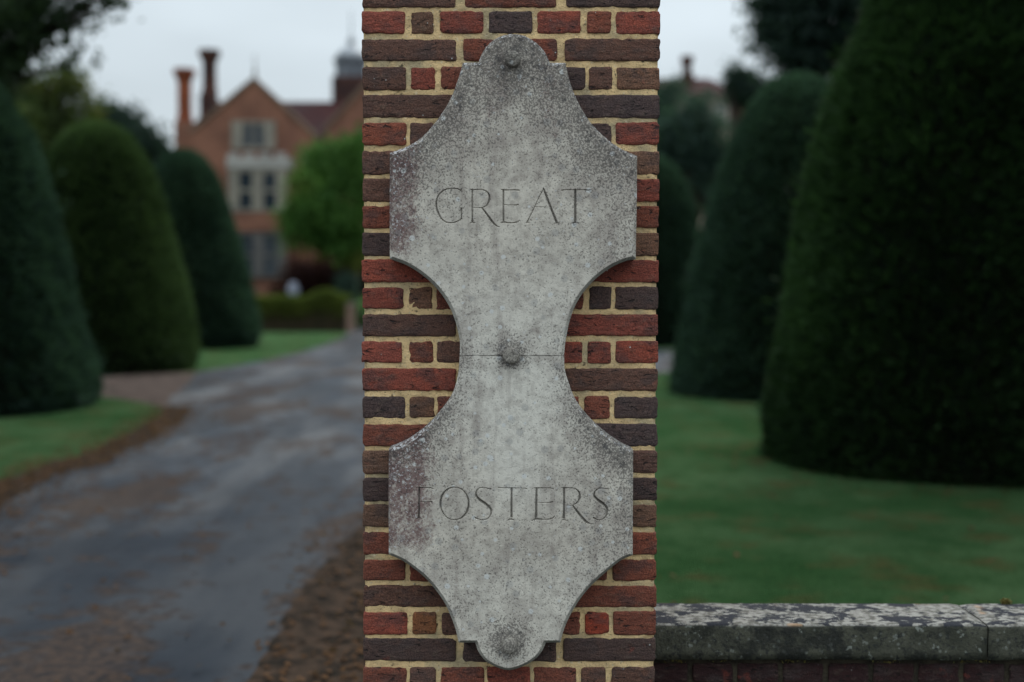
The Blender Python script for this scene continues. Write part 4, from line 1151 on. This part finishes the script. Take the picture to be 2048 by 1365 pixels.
# the two front gables
def gable(pl, pr_, ppx, ppy, eyl, eyr, Y):
    xl_, xr_ = X(pl, Y), X(pr_, Y); pk = P(ppx, ppy, Y)
    zl, zr = Zp(eyl, Y), Zp(eyr, Y)
    gw = part(MB().prism_y([(xl_, 0), (xr_, 0), (xr_, zr), (pk[0], pk[1]), (xl_, zl)], Y, Y+0.5), 'gable_wall', M_HB)
    c = MB()
    for (a, b_) in (((xl_, zl), pk), (pk, (xr_, zr))):
        d = np.array(b_)-np.array(a); d = d/np.linalg.norm(d); n_ = np.array([-d[1], d[0]])
        A0, B0 = np.array(a)+n_*0.003, np.array(b_)+n_*0.003
        c.prism_y([tuple(A0), tuple(B0), tuple(B0+n_*0.16), tuple(A0+n_*0.16)], Y-0.08, Y+0.56)
    c.build('gable_coping', simple('brown_coping', (0.16, 0.105, 0.075), (0.11, 0.075, 0.055), 1), gw)
    r = MB()                                             # its roof runs back into the main roof
    r.add([(xl_, Y+.5, zl-.05), (pk[0], Y+.5, pk[1]-.1), (xr_, Y+.5, zr-.05), (xl_, 66, zl-.05), (pk[0], 66, pk[1]-.1), (xr_, 66, zr-.05)],
          [(0,1,4,3), (1,2,5,4), (3,4,5)])
    part(r, 'roof', M_TILE)
    part(MB().box(xl_, xr_, Y+.5, MY-.002, 0, min(zl, zr)), 'wall', M_HB)
    MB().lathe(pk[0], Y+.2, [(pk[1]+.1, .10), (pk[1]+.3, .06), (pk[1]+.45, .1), (pk[1]+.6, .04), (pk[1]+1.25, .02)], 8).build('finial', M_HSTONE, gw)
    return gw
gable(384, 640, 508, 162, 268, 283, GY)
gable(652, 888, 772, 128, 262, 262, GY-0.4)
window(466, 243, 553, 300, GY, 2, 1, M_HSTONE, 0.55, 0.10, sv=0.13)
# stone bay below the gable window
BYY = GY-1.0
bx0, bx1 = X(457, BYY), X(578, BYY)
part(MB().box(bx0+.05, bx1-.05, BYY+.15, GY-.002, 0, Zp(336, BYY)), 'bay', M_HB)
par = MB(); zt0, zt1 = Zp(337, BYY)+.002, Zp(316, BYY)
par.box(bx0-.06, bx1+.06, BYY, GY-.004, zt0, zt1)
for i in range(4):
    a = bx0-.06+(bx1-bx0+.12)*(i+.12)/4; par.box(a, a+(bx1-bx0)/4*.62, BYY, BYY+.25, zt1+.001, Zp(306, BYY))
part(par, 'parapet', M_HSTONE_PALE)
window(459, 340, 576, 424, BYY+.15, 2, 2, M_HSTONE, 0.50, 0.52, sv=0.12, tm=0.16)
part(MB().box(bx0+.02, bx1-.02, BYY+.02, BYY+.148, Zp(462, BYY), Zp(426, BYY)), 'apron', M_HB)
window(462, 466, 574, 556, BYY+.15, 2, 2, simple('grey_stone', (0.10, 0.092, 0.088), (0.07, 0.065, 0.065), 1), 0.45, 0.45, sv=0.12, tm=0.12)
window(690, 290, 740, 330, GY-.4, 2, 1, M_HSTONE_PALE, 0.22, 0.1)
window(606, 300, 634, 350, GY, 2, 2, M_HSTONE, 0.14, 0.1)
# windows of the parts that the pillar hides from the front
window(742, 225, 802, 285, GY-.4, 3, 2, M_HSTONE, 0.26, 0.14)
window(732, 350, 812, 430, GY-.4, 4, 2, M_HSTONE, 0.24, 0.14)
window(732, 490, 812, 570, GY-.4, 4, 2, M_HSTONE, 0.24, 0.14)
for px_ in (915, 960):
    for py_ in (310, 420, 520): window(px_-16, py_, px_+16, py_+55, MY, 2, 2, M_HSTONE, 0.14, 0.09)
# chimneys
def chimney(px0, px1, py_top, py_mid, base, py_bot, Y, mat, n=8):
    cx_, r = 0.5*(X(px0, Y)+X(px1, Y)), 0.66*(X(px1, Y)-X(px0, Y))
    zt, zm, zb = Zp(py_top, Y), Zp(py_mid, Y), Zp(py_bot, Y)
    s_ = part(MB().lathe(cx_, Y, [(zm, r*1.12), (zm+.25, r*1.12), (zm+.35, r), (zt-.62, r*0.98)], n, .39), 'chimney', mat)
    MB().lathe(cx_, Y, [(zt-.618, r*1.04), (zt-.5, r*1.08), (zt-.42, r*1.24), (zt-.3, r*1.3), (zt-.28, r*1.55), (zt, r*1.58)], n, .39).build('chimney_cap', M_HB_DARK if mat == M_HB_DARK else mat, s_)
    b0, b1 = X(base[0], Y), X(base[1], Y)
    MB().box(b0, b1, Y-.6, Y+.6, zb, zm-.002).build('chimney_base', mat if mat != M_HB_RED else M_HB, s_)
chimney(362, 383, 140, 246, (359, 392), 420, 59.4, M_HB_RED)
chimney(412, 433, 102, 192, (408, 434), 290, 62.0, M_HB_DARK)
part(MB().box(X(359, 59.4), xl-.002, 58.9, 62, 0, Zp(285, 59.4)), 'chimney_stack_wall', M_HB)
# lead cupola over the ridge
CYY = 66.0
c0, c1 = X(672, CYY), X(736, CYY); cc, cr_ = 0.5*(c0+c1), 0.5*(c1-c0)
cup = part(MB().box(c0-.05, c1+.05, CYY-cr_, CYY+cr_, ez, Zp(158, CYY)), 'cupola', M_HB_DARK)
MB().lathe(cc, CYY, [(Zp(158, CYY)+.002, cr_*1.0), (Zp(128, CYY), cr_*1.0), (Zp(126, CYY), cr_*1.14), (Zp(120, CYY), cr_*1.14)], 8, .39).build('drum', M_LEAD, cup)
dz0, dz1 = Zp(120, CYY)+.002, Zp(92, CYY)
MB().lathe(cc, CYY, [(dz0+(dz1-dz0)*t, cr_*1.02*math.cos(t*1.42)**0.8) for t in np.linspace(0, 1, 9)], 16).build('dome', M_LEAD_PALE, cup, True)
MB().lathe(cc, CYY, [(dz1-.05, .12), (dz1+.25, .2), (dz1+.45, .12), (dz1+.5, .04), (Zp(20, CYY), .02)], 8).build('finial', M_LEAD_PALE, cup)
# the far right wing, seen to the right of the pillar
WYY = 62.0
wx0, wx1 = X(1000, WYY), X(1486, WYY)
we, wr = Zp(190, WYY), Zp(156, 66)
part(MB().box(wx0, wx1, WYY, 70, 0, we), 'wall', simple('pinkish_brick', (0.36, 0.265, 0.22), (0.28, 0.20, 0.165), 0.8))
r = MB(); r.add([(wx0, WYY-.3, we), (wx1+.2, WYY-.3, we), (wx1-1.2, 66, wr), (wx0, 66, wr), (wx1+.2, 70.3, we), (wx0, 70.3, we)], [(0,1,2,3), (3,2,4,5), (1,4,2), (0,3,5), (0,5,4,1)])
part(r, 'roof', M_TILE)
for px_ in (1030, 1090, 1150, 1210, 1270, 1370):
    for py_ in (225, 330, 450): window(px_-18, py_, px_+18, py_+62, WYY, 2, 2, M_HSTONE, 0.15, 0.09)
window(1424, 206, 1452, 246, WYY, 2, 2, M_HSTONE_PALE, 0.14, 0.09)
window(1322, 196, 1342, 222, WYY, 2, 1, M_HSTONE_PALE, 0.14, 0.09)
part(MB().box(X(1458, WYY), X(1482, WYY), WYY-.5, WYY-.002, 0, Zp(196, WYY)), 'brick_pier', simple('orange_brick', (0.36, 0.17, 0.085), (0.29, 0.13, 0.07), 0.8))
part(MB().box(X(1306, WYY), X(1330, WYY), WYY-.5, WYY-.002, 0, Zp(288, WYY)), 'brick_pier', bpy.data.materials['orange_brick'])
chimney(1364, 1377, 112, 150, (1358, 1382), 200, 64.5, M_HB_DARK)
